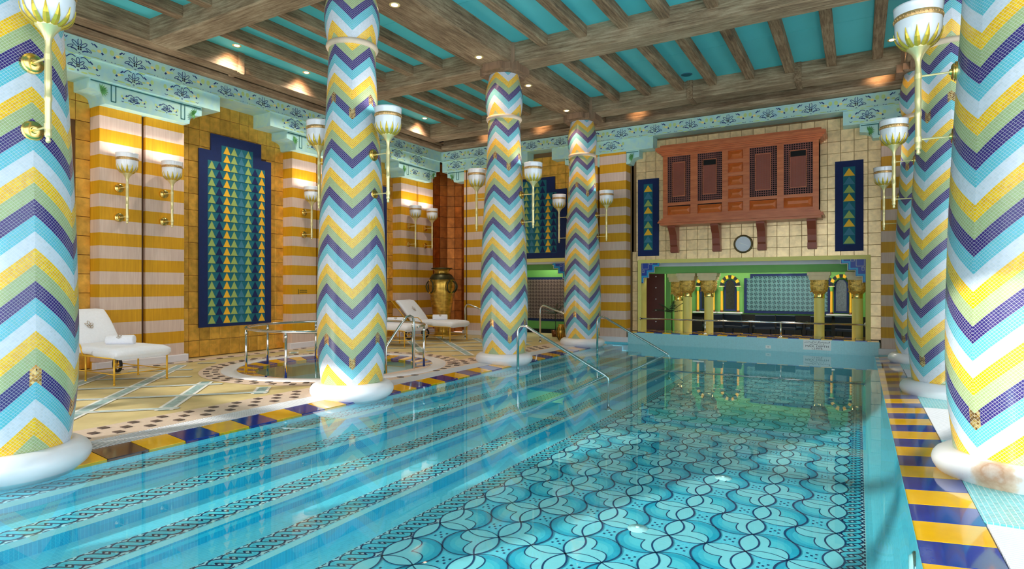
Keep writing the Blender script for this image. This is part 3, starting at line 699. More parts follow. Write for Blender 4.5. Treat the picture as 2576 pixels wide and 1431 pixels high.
cornice('x', c2, [(-9.3, -10.6, -7.75, -10.45, -8.1, -10.1), (-5.7, -7.02, -4.30, -6.66, -4.66, -6.2), (1.2, -0.28, 2.6, 0.02, 2.4, 0.15)], (-10.6, 3.2, -10.12), 14.21, YR + 0.1, (0, -1, 0))

# ================================================================== ceiling
ce = struct('ceiling', 'teal ceiling panels between weathered timber beams and joists')
CZ = 5.80
YB_ = [-2.4, 1.95, 5.58, 9.42, 13.06]; BW = 0.44
xs_r = [-4.80, -4.06, -3.34, -2.66, -1.92, -1.18, -0.45, 0.30]; xs_l = [-9.27, -8.53, -7.8, -7.08, -6.34]
# teal panels, one between each pair of joists
edges = [-10.2] + xs_l + [-5.72] + xs_r + [1.05, 2.4, 4.2]
for k, (a, c) in enumerate(zip(edges, edges[1:])):
    for (y0, y1) in zip(YB_, YB_[1:] + [14.7]):
        ym = (y0 + y1) / 2 + 0.2
        for q0, q1 in ((y0 + 0.1, ym - 0.004), (ym + 0.004, y1 + 0.1)):
            m = MB(); m.box(a + 0.01, c - 0.01, q0, q1, CZ, CZ + 0.02); m.build('panel', M['teal'], ce)
b = MB(); b.box(-11.5, 4.4, -2.6, 15.0, CZ + 0.03, CZ + 0.1); b.build('deck_board', M['voidm'], ce)
def beam(name, x0, x1, y0, y1, z0, z1, mm, bv=0.02):
    m = MB(); vs = []; ch = bv
    if x1 - x0 > y1 - y0: pr = [(y0, z1), (y0, z0 + ch), (y0 + ch, z0), (y1 - ch, z0), (y1, z0 + ch), (y1, z1)]; m.extrude([(x0, p[0], p[1]) for p in pr], (x1 - x0, 0, 0))
    else: pr = [(x0, z1), (x0, z0 + ch), (x0 + ch, z0), (x1 - ch, z0), (x1, z0 + ch), (x1, z1)]; m.extrude([(p[0], y0, p[1]) for p in pr], (0, y1 - y0, 0))
    return m.build(name, mm, ce)
for y in YB_[1:]:
    beam('beam', -10.12, -6.05, y, y + BW, 5.42, CZ, M['wx']); beam('beam', -5.40, 0.72, y, y + BW, 5.42, CZ, M['wx']); beam('beam', 1.33, 4.2, y, y + BW, 5.42, CZ, M['wx'])
for k, (a, c) in enumerate(zip(YB_, YB_[1:])):
    beam('beam', -6.05, -5.42, a + (0.44 if k else 0), c, 5.42, CZ, M['wy']); beam('beam', 0.72, 1.33, a + (0.44 if k else 0), c, 5.42, CZ, M['wy'])
    for x in xs_l + xs_r + [1.95, 2.7, 3.45]: beam('joist', x - 0.085, x + 0.085, a + BW - 0.02, c + 0.02, 5.62, CZ, M['wy'], 0.012)
for x in (-6.05, 0.72): beam('beam', x, x + 0.62, YB_[-1] + BW, 14.2, 5.42, CZ, M['wy'])
beam('beam', -10.40, -10.12, -2.4, 13.5, 5.42, CZ, M['wy']); beam('beam', -10.98, -10.44, -2.4, 14.2, CT + 0.005, 5.42, M['wy']); beam('beam', -11.2, -10.44, -2.4, 14.6, 5.44, 5.52, M['wy'])
beam('beam', -10.4, 4.2, 13.95, 14.7, 5.325, 5.42, M['wx']); beam('beam', -10.4, 4.2, 13.5, 13.95, 5.60, 5.68, M['wx']); beam('beam', -10.4, 4.2, 14.05, 14.7, 5.43, 5.78, M['wx'])
for y in (3.4, 7.2, 11.1): beam('beam', -10.41, -10.08, y, y + 0.12, 5.40, CZ, M['wy'])
for x in (-8.2, -3.2, -1.1): beam('beam', x, x + 0.13, 13.03, 13.53, 5.405, CZ, M['wy'])
# recessed downlights
def downlight(x, y, z, label, power, tilt=None, emit_on=True):
    t = thing('downlight', label, 'ceiling light', (x, y, z)); m = MB(); m.lathe([(0.045, 0.02), (0.05, -0.004), (0.075, -0.008), (0.08, 0.0)], 24); m.build('trim_ring', M['brass_l'], t, True)
    m = MB(); m.lathe([(0.0001, -0.007), (0.045, -0.006), (0.047, 0.002)], 16); m.build('lamp', M['bulb'], t)
    if power:
        l = bpy.data.lights.new('spot', 'SPOT'); l.energy = power; l.spot_size = radians(100); l.spot_blend = 0.8; l.color = (1, 0.58, 0.32); l.shadow_soft_size = 0.05
        lo = bpy.data.objects.new('lamp_or_fill_light', l); COL.objects.link(lo); lo.parent = t; lo.location = (0, 0, -0.04)
        if tilt:
            lo.rotation_euler = Vector(tilt).to_track_quat('-Z', 'Y').to_euler()
            l2 = bpy.data.lights.new('spot', 'SPOT'); l2.energy = 95; l2.spot_size = radians(130); l2.spot_blend = 0.9; l2.color = (1, 0.92, 0.82); l2.shadow_soft_size = 0.08  # extra wide fill spot, added to brighten the left wall and deck
            l3 = bpy.data.objects.new('lamp_or_fill_light', l2); COL.objects.link(l3); l3.parent = t; l3.location = (0, 0, -0.03)
    return t
for (x, y, w_) in ((-5.75, 6.6, 'just right of the near left column'), (-5.78, 8.85, 'left of the middle column capital'), (-5.74, 10.6, 'right behind the middle column capital'), (-5.8, 12.55, 'before the far left column capital'), (-5.75, 3.2, 'over the pool near the camera')):
    downlight(x, y, 5.42, 'small warm downlight in the long beam, ' + w_, 60)
for (y, w_) in ((3.9, 'above the near left lamp'), (7.0, 'over the whirlpool, nearest'), (8.6, 'over the whirlpool, second along'), (12.5, 'near the far corner')):
    downlight(-9.86, y, CZ, 'small warm downlight in the teal ceiling beside the left wall, ' + w_, 13, (-0.55, 0.15, -0.8))
downlight(0.52, 12.7, CZ, 'small warm downlight in the teal ceiling by the far right column', 8)
t = thing('ceiling_speaker', 'small round teal speaker grille in the ceiling above the balcony', 'speaker', (-3.1, 12.65, CZ)); m = MB(); m.lathe([(0.0001, -0.006), (0.09, -0.006), (0.1, 0)], 24); m.build('grille', M['teal_t'], t)
m = MB(); m.lathe([(0.098, -0.01), (0.112, -0.006), (0.115, 0.0)], 24); m.build('trim_ring', M['tri_s'], t, True)
for (x, y) in ((-8.9, 13.75), (-7.2, 13.75), (-4.6, 13.78), (0.35, 13.78)):      # concealed cove lamps washing the back fascia
    l = bpy.data.lights.new('cove', 'SPOT'); l.energy = 5; l.spot_size = radians(110); l.spot_blend = 1; l.color = (1, 0.55, 0.28); l.shadow_soft_size = 0.04
    lo = bpy.data.objects.new('cove_light', l); COL.objects.link(lo); lo.location = (x, y, 5.57); lo.rotation_euler = Vector((0, 1, -0.15)).to_track_quat('-Z', 'Y').to_euler(); lo.parent = ce

# ================================================================== front (window) wall behind the viewpoint, casting the sun pattern
wf = struct('wall_front', 'window wall at the near end of the pool hall'); YW = -2.6
def wbox(x0, x1, z0, z1, m_='wallp', nm='pier'): m = MB(); m.box(x0, x1, YW - 0.12, YW + 0.12, z0, z1); m.build(nm, M[m_], wf)
wbox(-13.5, -12.0, 0, 5.9); wbox(-12.0, -6.2, 3.55, 5.9, nm='lintel'); wbox(-6.2, -4.9, 0, 5.9); wbox(-4.9, 4.4, 4.6, 5.9, nm='lintel')
for x in (-10.05, -8.1): wbox(x - 0.09, x + 0.09, 0, 3.55, nm='mullion')
wbox(-12.0, -6.2, 2.62, 2.76, nm='transom')
for x in (-2.9, -0.6, 1.7): wbox(x - 0.05, x + 0.05, 0, 4.6, nm='mullion')
wbox(-4.9, 4.4, 3.1, 3.18, nm='transom')
wr = struct('wall_right', 'striped wall beyond the right-hand columns'); m = MB(); m.box(4.2, 4.4, 9.0, 15, 0, 5.9); m.build('panel', M['stripe'], wr)
m = MB(); m.box(4.2, 4.4, -2.6, 9.0, 5.3, 5.9); m.build('lintel', M['wallp'], wr)

# ================================================================== mosaic columns
PROF = [(0.10, .385), (.2, .395), (.35, .41), (.5, .427), (.65, .437), (.85, .441), (1.1, .441), (1.4, .435), (1.8, .425), (2.2, .41), (2.6, .39), (3.0, .367), (3.4, .343), (3.8, .322), (4.15, .305), (4.44, .296), (4.5, .30), (4.6, .322), (4.72, .342), (4.85, .351), (4.95, .346), (5.05, .325), (5.16, .298), (5.29, .275)]
def rad(h):
    for (h0, r0), (h1, r1) in zip(PROF, PROF[1:]):
        if h <= h1: return r0 + (r1 - r0) * (h - h0) / (h1 - h0)
    return PROF[-1][1]
def column_shaft():
    K = 0.76; P_ = 0.622; al = math.atan(K / (pi / 4)); hs = [0.10 + (5.29 - 0.10) * k / 90 for k in range(91)]; ns = 6
    vs, fs, uv, ax = [], [], [], []
    for seg in range(8):
        # valleys at -45 + 90k degrees, peaks at 90k; odd segments run peak -> valley
        base = len(vs); up = seg % 2 == 0; a0 = radians(-45 + 45 * seg)
        for h in hs:
            r = rad(h)
            for k in range(ns + 1):
                a = a0 + pi / 4 * k / ns; vs.append((r * cos(a), r * sin(a), h))
        for i in range(90):
            for k in range(ns):
                idx = [(i, k), (i, k + 1), (i + 1, k + 1), (i + 1, k)]
                fs.append(tuple(base + ii * (ns + 1) + kk for ii, kk in idx))
                for ii, kk in idx:
                    h = hs[ii]; r = rad(h); tri = kk / ns if up else 1 - kk / ns; arcl = r * pi / 4 * tri
                    s = (h - K * r * tri - 0.36) / P_; tt = (arcl * cos(al) + h * sin(al)) / 0.0195
                    uv.append((tt + seg * 997, s)); ax.append((min(arcl, r * pi / 4 - arcl), h))
    me = bpy.data.meshes.new('shaft'); me.from_pydata(vs, [], fs); me.materials.append(M['chev'])
    l1 = me.uv_layers.new(name='chevron'); l2 = me.uv_layers.new(name='aux')
    l1.data.foreach_set('uv', [c for p in uv for c in p]); l2.data.foreach_set('uv', [c for p in ax for c in p])
    me.polygons.foreach_set('use_smooth', [True] * len(fs))
    # exact radial normals across the seams
    me.update(); return me
def make_column():
    t = thing('mosaic_column', '', 'column'); s = bpy.data.objects.new('shaft', column_shaft()); COL.objects.link(s); s.parent = t
    m = MB(); m.lathe([(0.30, -.06), (0.44, -.06), (0.47, -.025), (0.505, .005), (0.524, .04), (0.53, .07), (0.522, .105), (0.498, .138), (0.46, .162), (0.42, .172), (0.38, .17), (0.36, .155)], 48); m.build('base_ring', M['marble'], t, True)
    m = MB(); m.lathe([(0.29, 4.44), (0.318, 4.445), (0.332, 4.475), (0.326, 4.505), (0.295, 4.51)], 40); m.build('collar', M['collar'], t, True)
    m = MB(); w_ = 0.40; h0, h1 = 5.28, 5.42
    m.box(-w_, w_, -0.2, 0.24, h0 + .01, h1 + 0.02); m.box(-0.2, 0.2, -0.42, 0.42, h0 + .011, h1 + 0.01); m.bevbox(-0.3, 0.3, -0.3, 0.3, 5.275, h1, 'z-', 0.03)
    m.build('capital', M['cap'], t)
    m = MB(); q = 0.33
    for sx in (-1, 1):
        for sy in (-1, 1): m.add([(sx * (q), sy * q * 0.55, 5.3), (sx * q * 0.62, sy * q * 0.95, 5.3), (sx * q * 0.35, sy * q * .5, 5.3), (sx * (q), sy * q * 0.55, 5.79), (sx * q * 0.62, sy * q * 0.95, 5.79), (sx * q * 0.35, sy * q * .5, 5.79)], [(0, 1, 4, 3), (1, 2, 5, 4), (2, 0, 3, 5), (0, 2, 1)])
    m.build('capital_block', M['cap'], t); return t
col0 = make_column(); used = [False]
cols = [(-5.7, COLY[0], 'chevron mosaic column on the left edge of the pool, nearest the camera'), (-5.7, COLY[1], 'chevron mosaic column standing between the whirlpool and the pool steps'), (-5.7, COLY[2], 'chevron mosaic column on the left pool edge, right of the brass vase'), (-5.7, COLY[3], 'chevron mosaic column on the left pool edge, farthest from the camera'),
        (1.02, COLY[1] - 0.03, 'chevron mosaic column at the right frame edge with stained base'), (1.0, COLY[2] - 0.05, 'chevron mosaic column second from the right frame edge'), (1.0, COLY[3], 'chevron mosaic column farthest away on the right of the pool')]
col_objs = []
for x, y, lab in cols:
    o = col0 if not used[0] else copy_tree(col0); used[0] = True; o.location = (x, y, 0); o['label'] = lab; o['group'] = 'chevron mosaic columns along the pool'; col_objs.append(o)
for ch in col_objs[4].children:
    if ch.name.startswith('base_ring'): ch.data = ch.data.copy(); ch.data.materials[0] = M['marble_stain']

# ================================================================== torch lamps
def make_lamp():
    """stem axis at origin; base of stem z=0 (tip), mount towards -x at 0.25 m"""
    t = thing('torch_lamp', '', 'wall lamp'); mt = 0.25
    m = MB(); m.lathe([(0.001, 0), (0.012, .004), (0.018, .02), (0.012, .035), (0.02, .045), (0.024, .06), (0.021, .08), (0.021, .30), (0.025, .31), (0.025, .34), (0.021, .35), (0.023, .42), (0.026, .44), (0.023, .46), (0.022, .66), (0.018, .70), (0.022, .74)], 14); m.build('stem', M['brass_l'], t, True)
    m = MB(); m.lathe([(0.0001, .84), (0.05, .845), (0.105, .87), (0.145, .92), (0.160, .985), (0.163, 1.08), (0.168, 1.16), (0.172, 1.175), (0.160, 1.17), (0.15, 1.08), (0.14, 0.98), (0.09, .89), (0.0001, .87)], 36); m.build('shade', M['opal'], t, True)
    m = MB(); m.lathe([(0.1615, 1.055), (0.166, 1.06), (0.166, 1.095), (0.164, 1.1)], 36)
    for k in range(36):
        a = 2 * pi * k / 36; m.lathe([(0.0001, -0.009), (0.007, 0), (0.0001, 0.009)], 5, 0, (0.167 * cos(a), 0.167 * sin(a), 1.078))
    m.build('gilt_band', M['rim'], t, True)
    c = MB(); c.lathe([(0.02, .735), (0.026, .76), (0.045, .80), (0.075, .835), (0.09, .855), (0.08, .86), (0.03, .84)], 20); cal = c.build('calyx', M['brass_l'], t, True)
    lf = MB(); prf = [(0.045, .832), (0.08, .850), (0.112, .872), (0.138, .902), (0.154, .94), (0.160, .985)]; wd = [0.010, 0.019, 0.021, 0.017, 0.009, 0.001]; L, R_, Cc = [], [], []
    for (r, z), w_ in zip(prf, wd): L.append((r + .003, -w_, z - .003)); R_.append((r + .003, w_, z - .003)); Cc.append((r + .008, 0, z - .006))
    for k in range(5): lf.add([L[k], Cc[k], R_[k], L[k + 1], Cc[k + 1], R_[k + 1]], [(0, 1, 4, 3), (1, 2, 5, 4), (0, 3, 5, 2)])
    first = lf.build('leaf', M['leafb'], cal)
    for k in range(1, 13): inst(first.data, 'leaf', cal, (0, 0, 0), 2 * pi * k / 13)
    for z in (0.62, 0.12):
        m = MB(); m.tube([(0, 0, z), (-mt + 0.02, 0, z)], 0.008, 8); m.tube([(0, 0, z - 0.02), (0, 0, z + 0.02)], 0.026, 12); m.build('arm', M['brass_l'], t)
        m = MB(); m.lathe([(0.0001, .05), (.02, .05), (.024, .036), (.05, .036), (.062, .028), (.062, .018), (.074, .014), (.074, -0.06)], 24, 0, (-mt, 0, z), 'x'); m.build('rosette', M['brass'], t, 'auto')
    return t
def bowl_light(t):
    l = bpy.data.lights.new('bowl_light', 'POINT'); l.energy = 5; l.color = (1, 0.92, 0.82); l.shadow_soft_size = 0.08
    o = bpy.data.objects.new('bowl_light', l); COL.objects.link(o); o.parent = t; o.location = (0, 0, 1.10)
lamp0 = make_lamp(); bowl_light(lamp0); ul = [False]
def lamp(x, y, z, rz, lab, sc=1.0, off=0):
    o = lamp0 if not ul[0] else copy_tree(lamp0); ul[0] = True; o.location = (x, y, z); o.rotation_euler = (0, 0, rz); o['label'] = lab; o['group'] = 'brass torch lamps with white bowls'
    return o
lamp(-5.07, 2.08, 2.43, 0, 'brass torch lamp with cropped white bowl on the nearest left column')
nmz = ['column beside the whirlpool', 'left pool column right of the vase', 'farthest left pool column']
for k, y in enumerate(COLY[1:]):
    lamp(-5.09, y, 2.44, 0, 'brass torch lamp on the right side of the ' + nmz[k]); lamp(-6.31, y, 2.44, pi, 'brass torch lamp on the left side of the ' + nmz[k])
for k, (y, w_) in enumerate(((COLY[1] + .02, 'stained-base column at the right edge'), (COLY[2] - .05, 'second column from the right edge'), (COLY[3], 'farthest column on the right'))):
    lamp(0.41, y, 2.44, pi, 'brass torch lamp on the pool side of the ' + w_)
for y, lab in ((5.49, 'brass torch lamp on the striped pier above the near lounger, left of the pair'), (6.25, 'brass torch lamp on the striped pier above the near lounger, right of the pair'), (9.41, 'brass torch lamp on the striped pier behind the whirlpool, beside the column'), (10.22, 'brass torch lamp on the striped pier behind the whirlpool, hidden by the column'), (13.05, 'brass torch lamp on the striped pier left of the vase, left of the pair'), (13.8, 'brass torch lamp on the striped pier left of the vase, right of the pair')):
    lamp(-10.62, y, 2.44, 0, lab)

# ================================================================== tapestries
def tri_field(m, org, ax, nrm, cols_, rows, dx, dz, x0, z0, cmap, skip=lambda r, c: False):
    A = Vector(ax); Nn = Vector(nrm); O = Vector(org)
    for r in range(rows):
        for c in range(cols_):
            if skip(r, c): continue
            x = x0 + c * dx; z = z0 + r * dz; p = lambda a, h, d=0.0: O + A * a + Vector((0, 0, h)) + Nn * d
            m.extrude([p(x + 0.004, z + .008), p(x + dx - 0.004, z + .008), p(x + dx / 2, z + dz - 0.004)], Nn * 0.006, cmap[c])
def tapestry(name, lab, org, ax, nrm, W_, H_, top, topH, fx0, fx1, fz0, ncol, nrow, dz, cmap, toprows=2):
    t = thing(name, lab, 'tapestry', org); A = Vector(ax); Nn = Vector(nrm); p = lambda a, z, d=0.0: A * a + Vector((0, 0, z)) + Nn * d
    out = [p(0, 0), p(W_, 0), p(W_, H_)] + ([p(W_ - top, H_), p(W_ - top, topH), p(top, topH), p(top, H_)] if top else []) + [p(0, H_)]
    m = MB(); m.extrude(out, Nn * 0.03); m.build('cloth', M['navy'], t)
    dx = (fx1 - fx0) / ncol; m = MB(); nt_ = nrow
    f = [p(fx0, fz0, .031), p(fx1, fz0, .031), p(fx1, fz0 + nrow * dz, .031)]
    if top: k = max(1, round((top) / dx)); f += [p(fx1 - k * dx * 0.9, fz0 + nrow * dz, .031), p(fx1 - k * dx * 0.9, fz0 + (nrow + toprows) * dz, .031), p(fx0 + k * dx * 0.9, fz0 + (nrow + toprows) * dz, .031), p(fx0 + k * dx * 0.9, fz0 + nrow * dz, .031)]
    f += [p(fx0, fz0 + nrow * dz, .031)]; m.poly(f); m.build('ground_panel', M['teal_t'], t)
    m = MB(); kk = max(1, round(top / dx)) if top else 0
    tri_field(m, Nn * 0.032, ax, nrm, ncol, nrow + (toprows if top else 0), dx, dz, fx0, fz0, cmap, lambda r, c: r >= nrow and (c < kk or c >= ncol - kk))
    m.build('triangle_applique', [M['tri_y'], M['tri_g'], M['tri_s'], M['tri_n']], t)
    return t
CM = [1, 3, 0, 1, 2, 1, 3, 0]
tapestry('tapestry', 'tall navy tapestry of coloured triangles on the gold wall left of the whirlpool', (XR + 0.012, 7.10, 0.58), (0, 1, 0), (1, 0, 0), 1.66, 3.52, 0.25, 3.86, 0.18, 1.50, 0.06, 8, 19, 0.1715, CM)
tapestry('tapestry', 'tall navy tapestry of coloured triangles mostly hidden behind the whirlpool column', (XR + 0.012, 10.83, 0.58), (0, 1, 0), (1, 0, 0), 1.66, 3.52, 0.25, 3.86, 0.18, 1.50, 0.06, 8, 19, 0.1715, CM)
tapestry('tapestry', 'tall navy tapestry showing only an edge behind the nearest left column', (XR + 0.012, 3.2, 0.58), (0, 1, 0), (1, 0, 0), 1.66, 3.52, 0.25, 3.86, 0.18, 1.50, 0.06, 8, 19, 0.1715, CM)
tapestry('tapestry', 'navy triangle tapestry above the doorway between the two far left columns', (-6.73, YR - 0.006, 2.15), (-1, 0, 0), (0, -1, 0), 2.1, 1.85, 0.35, 2.2, 0.3, 1.8, 0.15, 9, 9, 0.18, [3, 0, 3, 1, 2, 1, 0, 1, 3][::1])
for x, lab in ((-4.25, 'narrow navy panel with one row of triangles left of the wooden balcony'), (0.09, 'narrow navy panel with one row of triangles right of the wooden balcony')):
    t = thing('tapestry', lab, 'tapestry', (x, YR - 0.006, 2.14)); m = MB(); m.box(-0.525, 0, -0.03, 0, 0, 1.91); m.build('cloth', M['navy'], t)
    m = MB(); m.box(-0.375, -0.15, -0.035, -0.03, 0.14, 1.78); m.build('ground_panel', M['teal_t'], t)
    for k in range(9):
        m = MB(); z = 0.155 + k * 0.179; m.extrude([(-0.37, -0.036, z), (-0.155, -0.036, z), (-0.2625, -0.036, z + 0.165)], (0, -0.006, 0)); m.build('triangle', M[('tri_g', 'tri_s', 'tri_y')[k % 3]], t)

# ================================================================== wooden balcony (mashrabiya)
bal = thing('lattice_balcony', 'carved mahogany lattice balcony on brackets high on the back wall', 'balcony', (-2.36, YR, 2.82)); R0 = (-2.36, YR, 2.82)
YF = 14.05; m = MB(); m.box(-4.0, -0.72, YF + 0.05, YR, 2.98, 4.5); m.build('carcass', M['voidm'], bal, rel=R0)
lats = [(-3.89, -3.36), (-3.20, -2.66), (-2.08, -1.52), (-1.39, -0.83)]; zl0, zl1 = 3.35, 4.43
pan = [(-2.53, -2.21, 4.22, 4.42), (-2.53, -2.21, 3.93, 4.14), (-2.53, -2.21, 3.64, 3.85), (-2.53, -2.21, 3.35, 3.56), (-2.53, -2.21, 3.07, 3.27), (-3.9, -3.35, 3.06, 3.26), (-3.22, -2.65, 3.06, 3.26), (-2.09, -1.52, 3.06, 3.27), (-1.40, -0.83, 3.06, 3.29)]
xsx = [-4.0, -3.89, -3.36, -3.20, -2.66, -2.53, -2.21, -2.08, -1.52, -1.39, -0.83, -0.72]
m = MB()   # frame members: stiles and rails
for a, c in ((-4.0, -3.89), (-3.36, -3.20), (-2.66, -2.53), (-2.21, -2.08), (-1.52, -1.39), (-0.83, -0.72)): m.box(a, c, YF, YF + 0.06, 2.98, 4.5)
for a, c in ((-3.89, -3.36), (-3.20, -2.66), (-2.08, -1.52), (-1.39, -0.83)): m.box(a, c, YF + 0.002, YF + 0.058, 4.43, 4.5); m.box(a, c, YF + 0.002, YF + 0.058, 3.28, 3.35); m.box(a, c, YF + 0.002, YF + 0.058, 2.98, 3.06)
for z0, z1 in ((4.42, 4.5), (4.14, 4.22), (3.85, 3.93), (3.56, 3.64), (3.27, 3.35), (2.98, 3.07)): m.box(-2.53, -2.21, YF + 0.002, YF + 0.058, z0, z1)
m.box(-0.76, -0.72, YF + .06, YR, 2.98, 4.5); m.box(-4.0, -3.96, YF + .06, YR, 2.98, 4.5); m.build('frame', M['maho'], bal, rel=R0)
for (x0, x1, z0, z1) in pan:
    m = MB(); a = 0.035; yb_, yf_ = YF + 0.045, YF + 0.015; cx_ = 0.1
    o_ = [(x0, z0), (x1, z0), (x1, z1), (x0, z1)]; k1 = [(x0 + .02, z0 + .02), (x1 - .02, z0 + .02), (x1 - .02, z1 - .02), (x0 + .02, z1 - .02)]; i_ = [(x0 + 0.09, z0 + 0.085), (x1 - 0.09, z0 + 0.085), (x1 - 0.09, z1 - 0.085), (x0 + 0.09, z1 - 0.085)]
    vs = [(p[0], YF + 0.05, p[1]) for p in o_] + [(p[0], yb_, p[1]) for p in k1] + [(p[0], yf_ - 0.01, p[1]) for p in i_]
    m.add(vs, [(0, 1, 5, 4), (1, 2, 6, 5), (2, 3, 7, 6), (3, 0, 4, 7), (4, 5, 9, 8), (5, 6, 10, 9), (6, 7, 11, 10), (7, 4, 8, 11), (8, 9, 10, 11), (3, 2, 1, 0)]); m.build('raised_panel', M['maho_l'], bal, rel=R0)
for k, (x0, x1) in enumerate(lats):
    m = MB(); W_ = x1 - x0; H_ = zl1 - zl0; open_ = k in (1, 3); ix0, ix1 = x0 + 0.13, x1 - 0.13; iz0, iz1 = zl0 + 0.15, zl1 - 0.16
    n = 12
    for i in range(n + 1):
        x = x0 + W_ * i / n; m.box(x - .007, x + .007, YF + 0.02, YF + 0.034, zl0, zl1)
    nz = 24
    for j in range(nz + 1): z = zl0 + H_ * j / nz; m.box(x0, x1, YF + 0.021, YF + 0.033, z - .007, z + .007)
    for i in range(n + 1):
        for j in range(nz + 1):
            x = x0 + W_ * i / n; z = zl0 + H_ * j / nz
            if not (ix0 < x < ix1 and iz0 < z < iz1): m.lathe([(0.0001, -.006), (.012, 0), (0.0001, .006)], 4, 0, (x, YF + 0.018, z), 'y')
    sc = m.build('lattice', M['lat'], bal, rel=R0); m = MB(); zt = iz1 - (0.12 if open_ else 0)
    m.box(ix0, ix1, YF + 0.004, YF + 0.016, iz0, zt)
    for i in range(14):
        for j in range(36):
            x = ix0 + (ix1 - ix0) * (i + .5) / 14; z = iz0 + (zt - iz0) * (j + .5) / 36; m.lathe([(0.009, -.003), (.0001, -.007)], 4, 1, (x, YF + 0.007, z), 'y')
    m.build('turned_screen', [M['maho_d'], M['lat']], bal, rel=R0)
    m = MB()
    for (a, c, d, e) in ((ix0 - .012, ix0, iz0, iz1), (ix1, ix1 + .012, iz0, iz1), (ix0 - .012, ix1 + .012, iz0 - .012, iz0), (ix0 - .012, ix1 + .012, iz1, iz1 + .012)): m.box(a, c, YF - 0.004, YF + 0.02, d, e)
    m.build('screen_frame', M['maho'], bal, rel=R0)
    if open_: m = MB(); m.box(ix0, ix1, YF + .006, YF + .014, zt, iz1); m.build('hatch_opening', M['voidm'], bal, rel=R0)
m = MB()   # crown: stepped profile swept round three sides
for (off, z0, z1) in ((0.03, 4.46, 4.50), (0.07, 4.50, 4.53), (0.11, 4.53, 4.56), (0.14, 4.56, 4.63), (0.10, 4.63, 4.65), (0.05, 4.65, 4.70)): m.box(-4.0 - off, -0.72 + off, YF - off, YR, z0, z1)
m.build('crown_moulding', M['maho'], bal, rel=R0); m = MB()
for (off, z0, z1) in ((0.03, 2.94, 2.985), (0.08, 2.90, 2.94), (0.10, 2.87, 2.90), (0.05, 2.82, 2.87)): m.box(-4.0 - off, -0.72 + off, YF - off, YR, z0, z1)
m.build('base_moulding', M['maho'], bal, rel=R0)
for xb in (-3.84, -2.86, -1.88, -0.87):
    m = MB(); pr = [(YR - .005, 2.82), (YR - .42, 2.82), (YR - .42, 2.78), (YR - .34, 2.70), (YR - .26, 2.62), (YR - .22, 2.5), (YR - .20, 2.38), (YR - .16, 2.33), (YR - .14, 2.2), (YR - .005, 2.2)]
    m.extrude([(xb - .085, p[0], p[1]) for p in pr], (0.17, 0, 0)); m.box(xb - .09, xb + .09, YR - .17, YR - .006, 2.21, 2.34); m.build('bracket', M['maho_d'], bal, rel=R0)
# clock
t = thing('wall_clock', 'round wall clock with pale face and brass rim below the balcony', 'clock', (-2.29, YR, 2.36)); m = MB(); m.lathe([(0.17, -.008), (0.205, -.01), (0.21, -.045), (0.19, -.06), (0.172, -.05), (0.17, -.03)], 40, axis='y'); m.build('rim', M['rimc'], t, True)
m = MB(); m.lathe([(0.0001, -.035), (0.172, -.035)], 40, axis='y'); m.build('face', M['face'], t)
m = MB()
for k in range(12): a = pi / 6 * k; m.ribbon([(0.125 * sin(a), -.037, 0.125 * cos(a)), (0.155 * sin(a), -.037, 0.155 * cos(a))], 0.014 if k % 3 else 0.022, (0, -1, 0))
m.build('hour_marks', M['soffit'], t)
for L, a, w_, nm in ((0.085, radians(292), 0.014, 'hour_hand'), (0.125, radians(112), 0.010, 'minute_hand')): m = MB(); m.ribbon([(0, -.04, 0), (L * sin(a), -.04, L * cos(a))], w_, (0, -1, 0)); m.build(nm, M['white'], t)

# ================================================================== alcove
fr = struct('door_1', 'wide yellow framed opening to the dining alcove'); m = MB(); yf = YR - 0.03
m.box(-4.78, -4.69, yf, YR + 0.02, 0.27, 2.05); m.box(0.13, 0.22, yf, YR + 0.02, 0.27, 2.05); m.box(-4.69, 0.13, yf, YR + 0.02, 1.96, 2.05); m.build('frame', M['framey'], fr)
m = MB(); m.box(-4.78, -4.69, YR + 0.02, 15.0, 0.27, 2.0); m.box(0.13, 0.22, YR + 0.02, 15.0, 0.27, 2.0); m.build('jamb', M['framey'], fr)
m = MB(); m.box(-4.69, 0.13, YR + 0.02, 15.05, 1.98, 2.05); m.build('soffit', M['soffit'], fr)
m = MB(); m.box(-4.69, 0.13, 14.98, 15.05, 1.885, 1.99); m.build('white_fascia', M['soffit'], fr); m = MB(); m.box(-4.69, 0.13, 15.03, 15.2, 1.71, 1.89); m.build('green_beam', M['green'], fr)
al = struct('wall_alcove', 'green walls, floor and ceiling of the dining alcove'); m = MB()
m.box(-5.6, 0.9, 17.5, 17.6, 0, 2.3); m.box(-4.6, -4.55, 15.9, 17.5, 0, 2.3); m.box(0.55, 0.6, 15.0, 17.5, 0, 2.3); m.build('plaster', M['green'], al)
m = MB(); m.box(-4.42, -4.3, 15.8, 16.1, 0, 2.3); m.box(-4.13, -3.98, 15.9, 16.1, 0, 2.3); m.build('pilaster', M['green'], al)
m = MB(); m.box(-5.6, 0.9, 15.25, 17.5, -0.02, 0.0); m.build('floor_slab', M['dark_tile'], al); m = MB(); m.box(-5.6, 0.9, 15.05, 17.5, 2.3, 2.35); m.build('ceiling_slab', M['soffit'], al)
m = MB(); m.box(-4.2, 0.5, 17.3, 17.5, 0.0, 0.62); m.build('wainscot', M['voidm'], al)
for x in (-3.6, -2.2, -0.9):
    l = bpy.data.lights.new('alcove', 'AREA'); l.energy = 17; l.size = 0.5; l.color = (1, 0.9, 0.75); lo = bpy.data.objects.new('lamp_or_fill_light', l); COL.objects.link(lo); lo.parent = al; lo.location = (x, 16.2, 2.28)  # unseen area lights without fittings, added to brighten the alcove
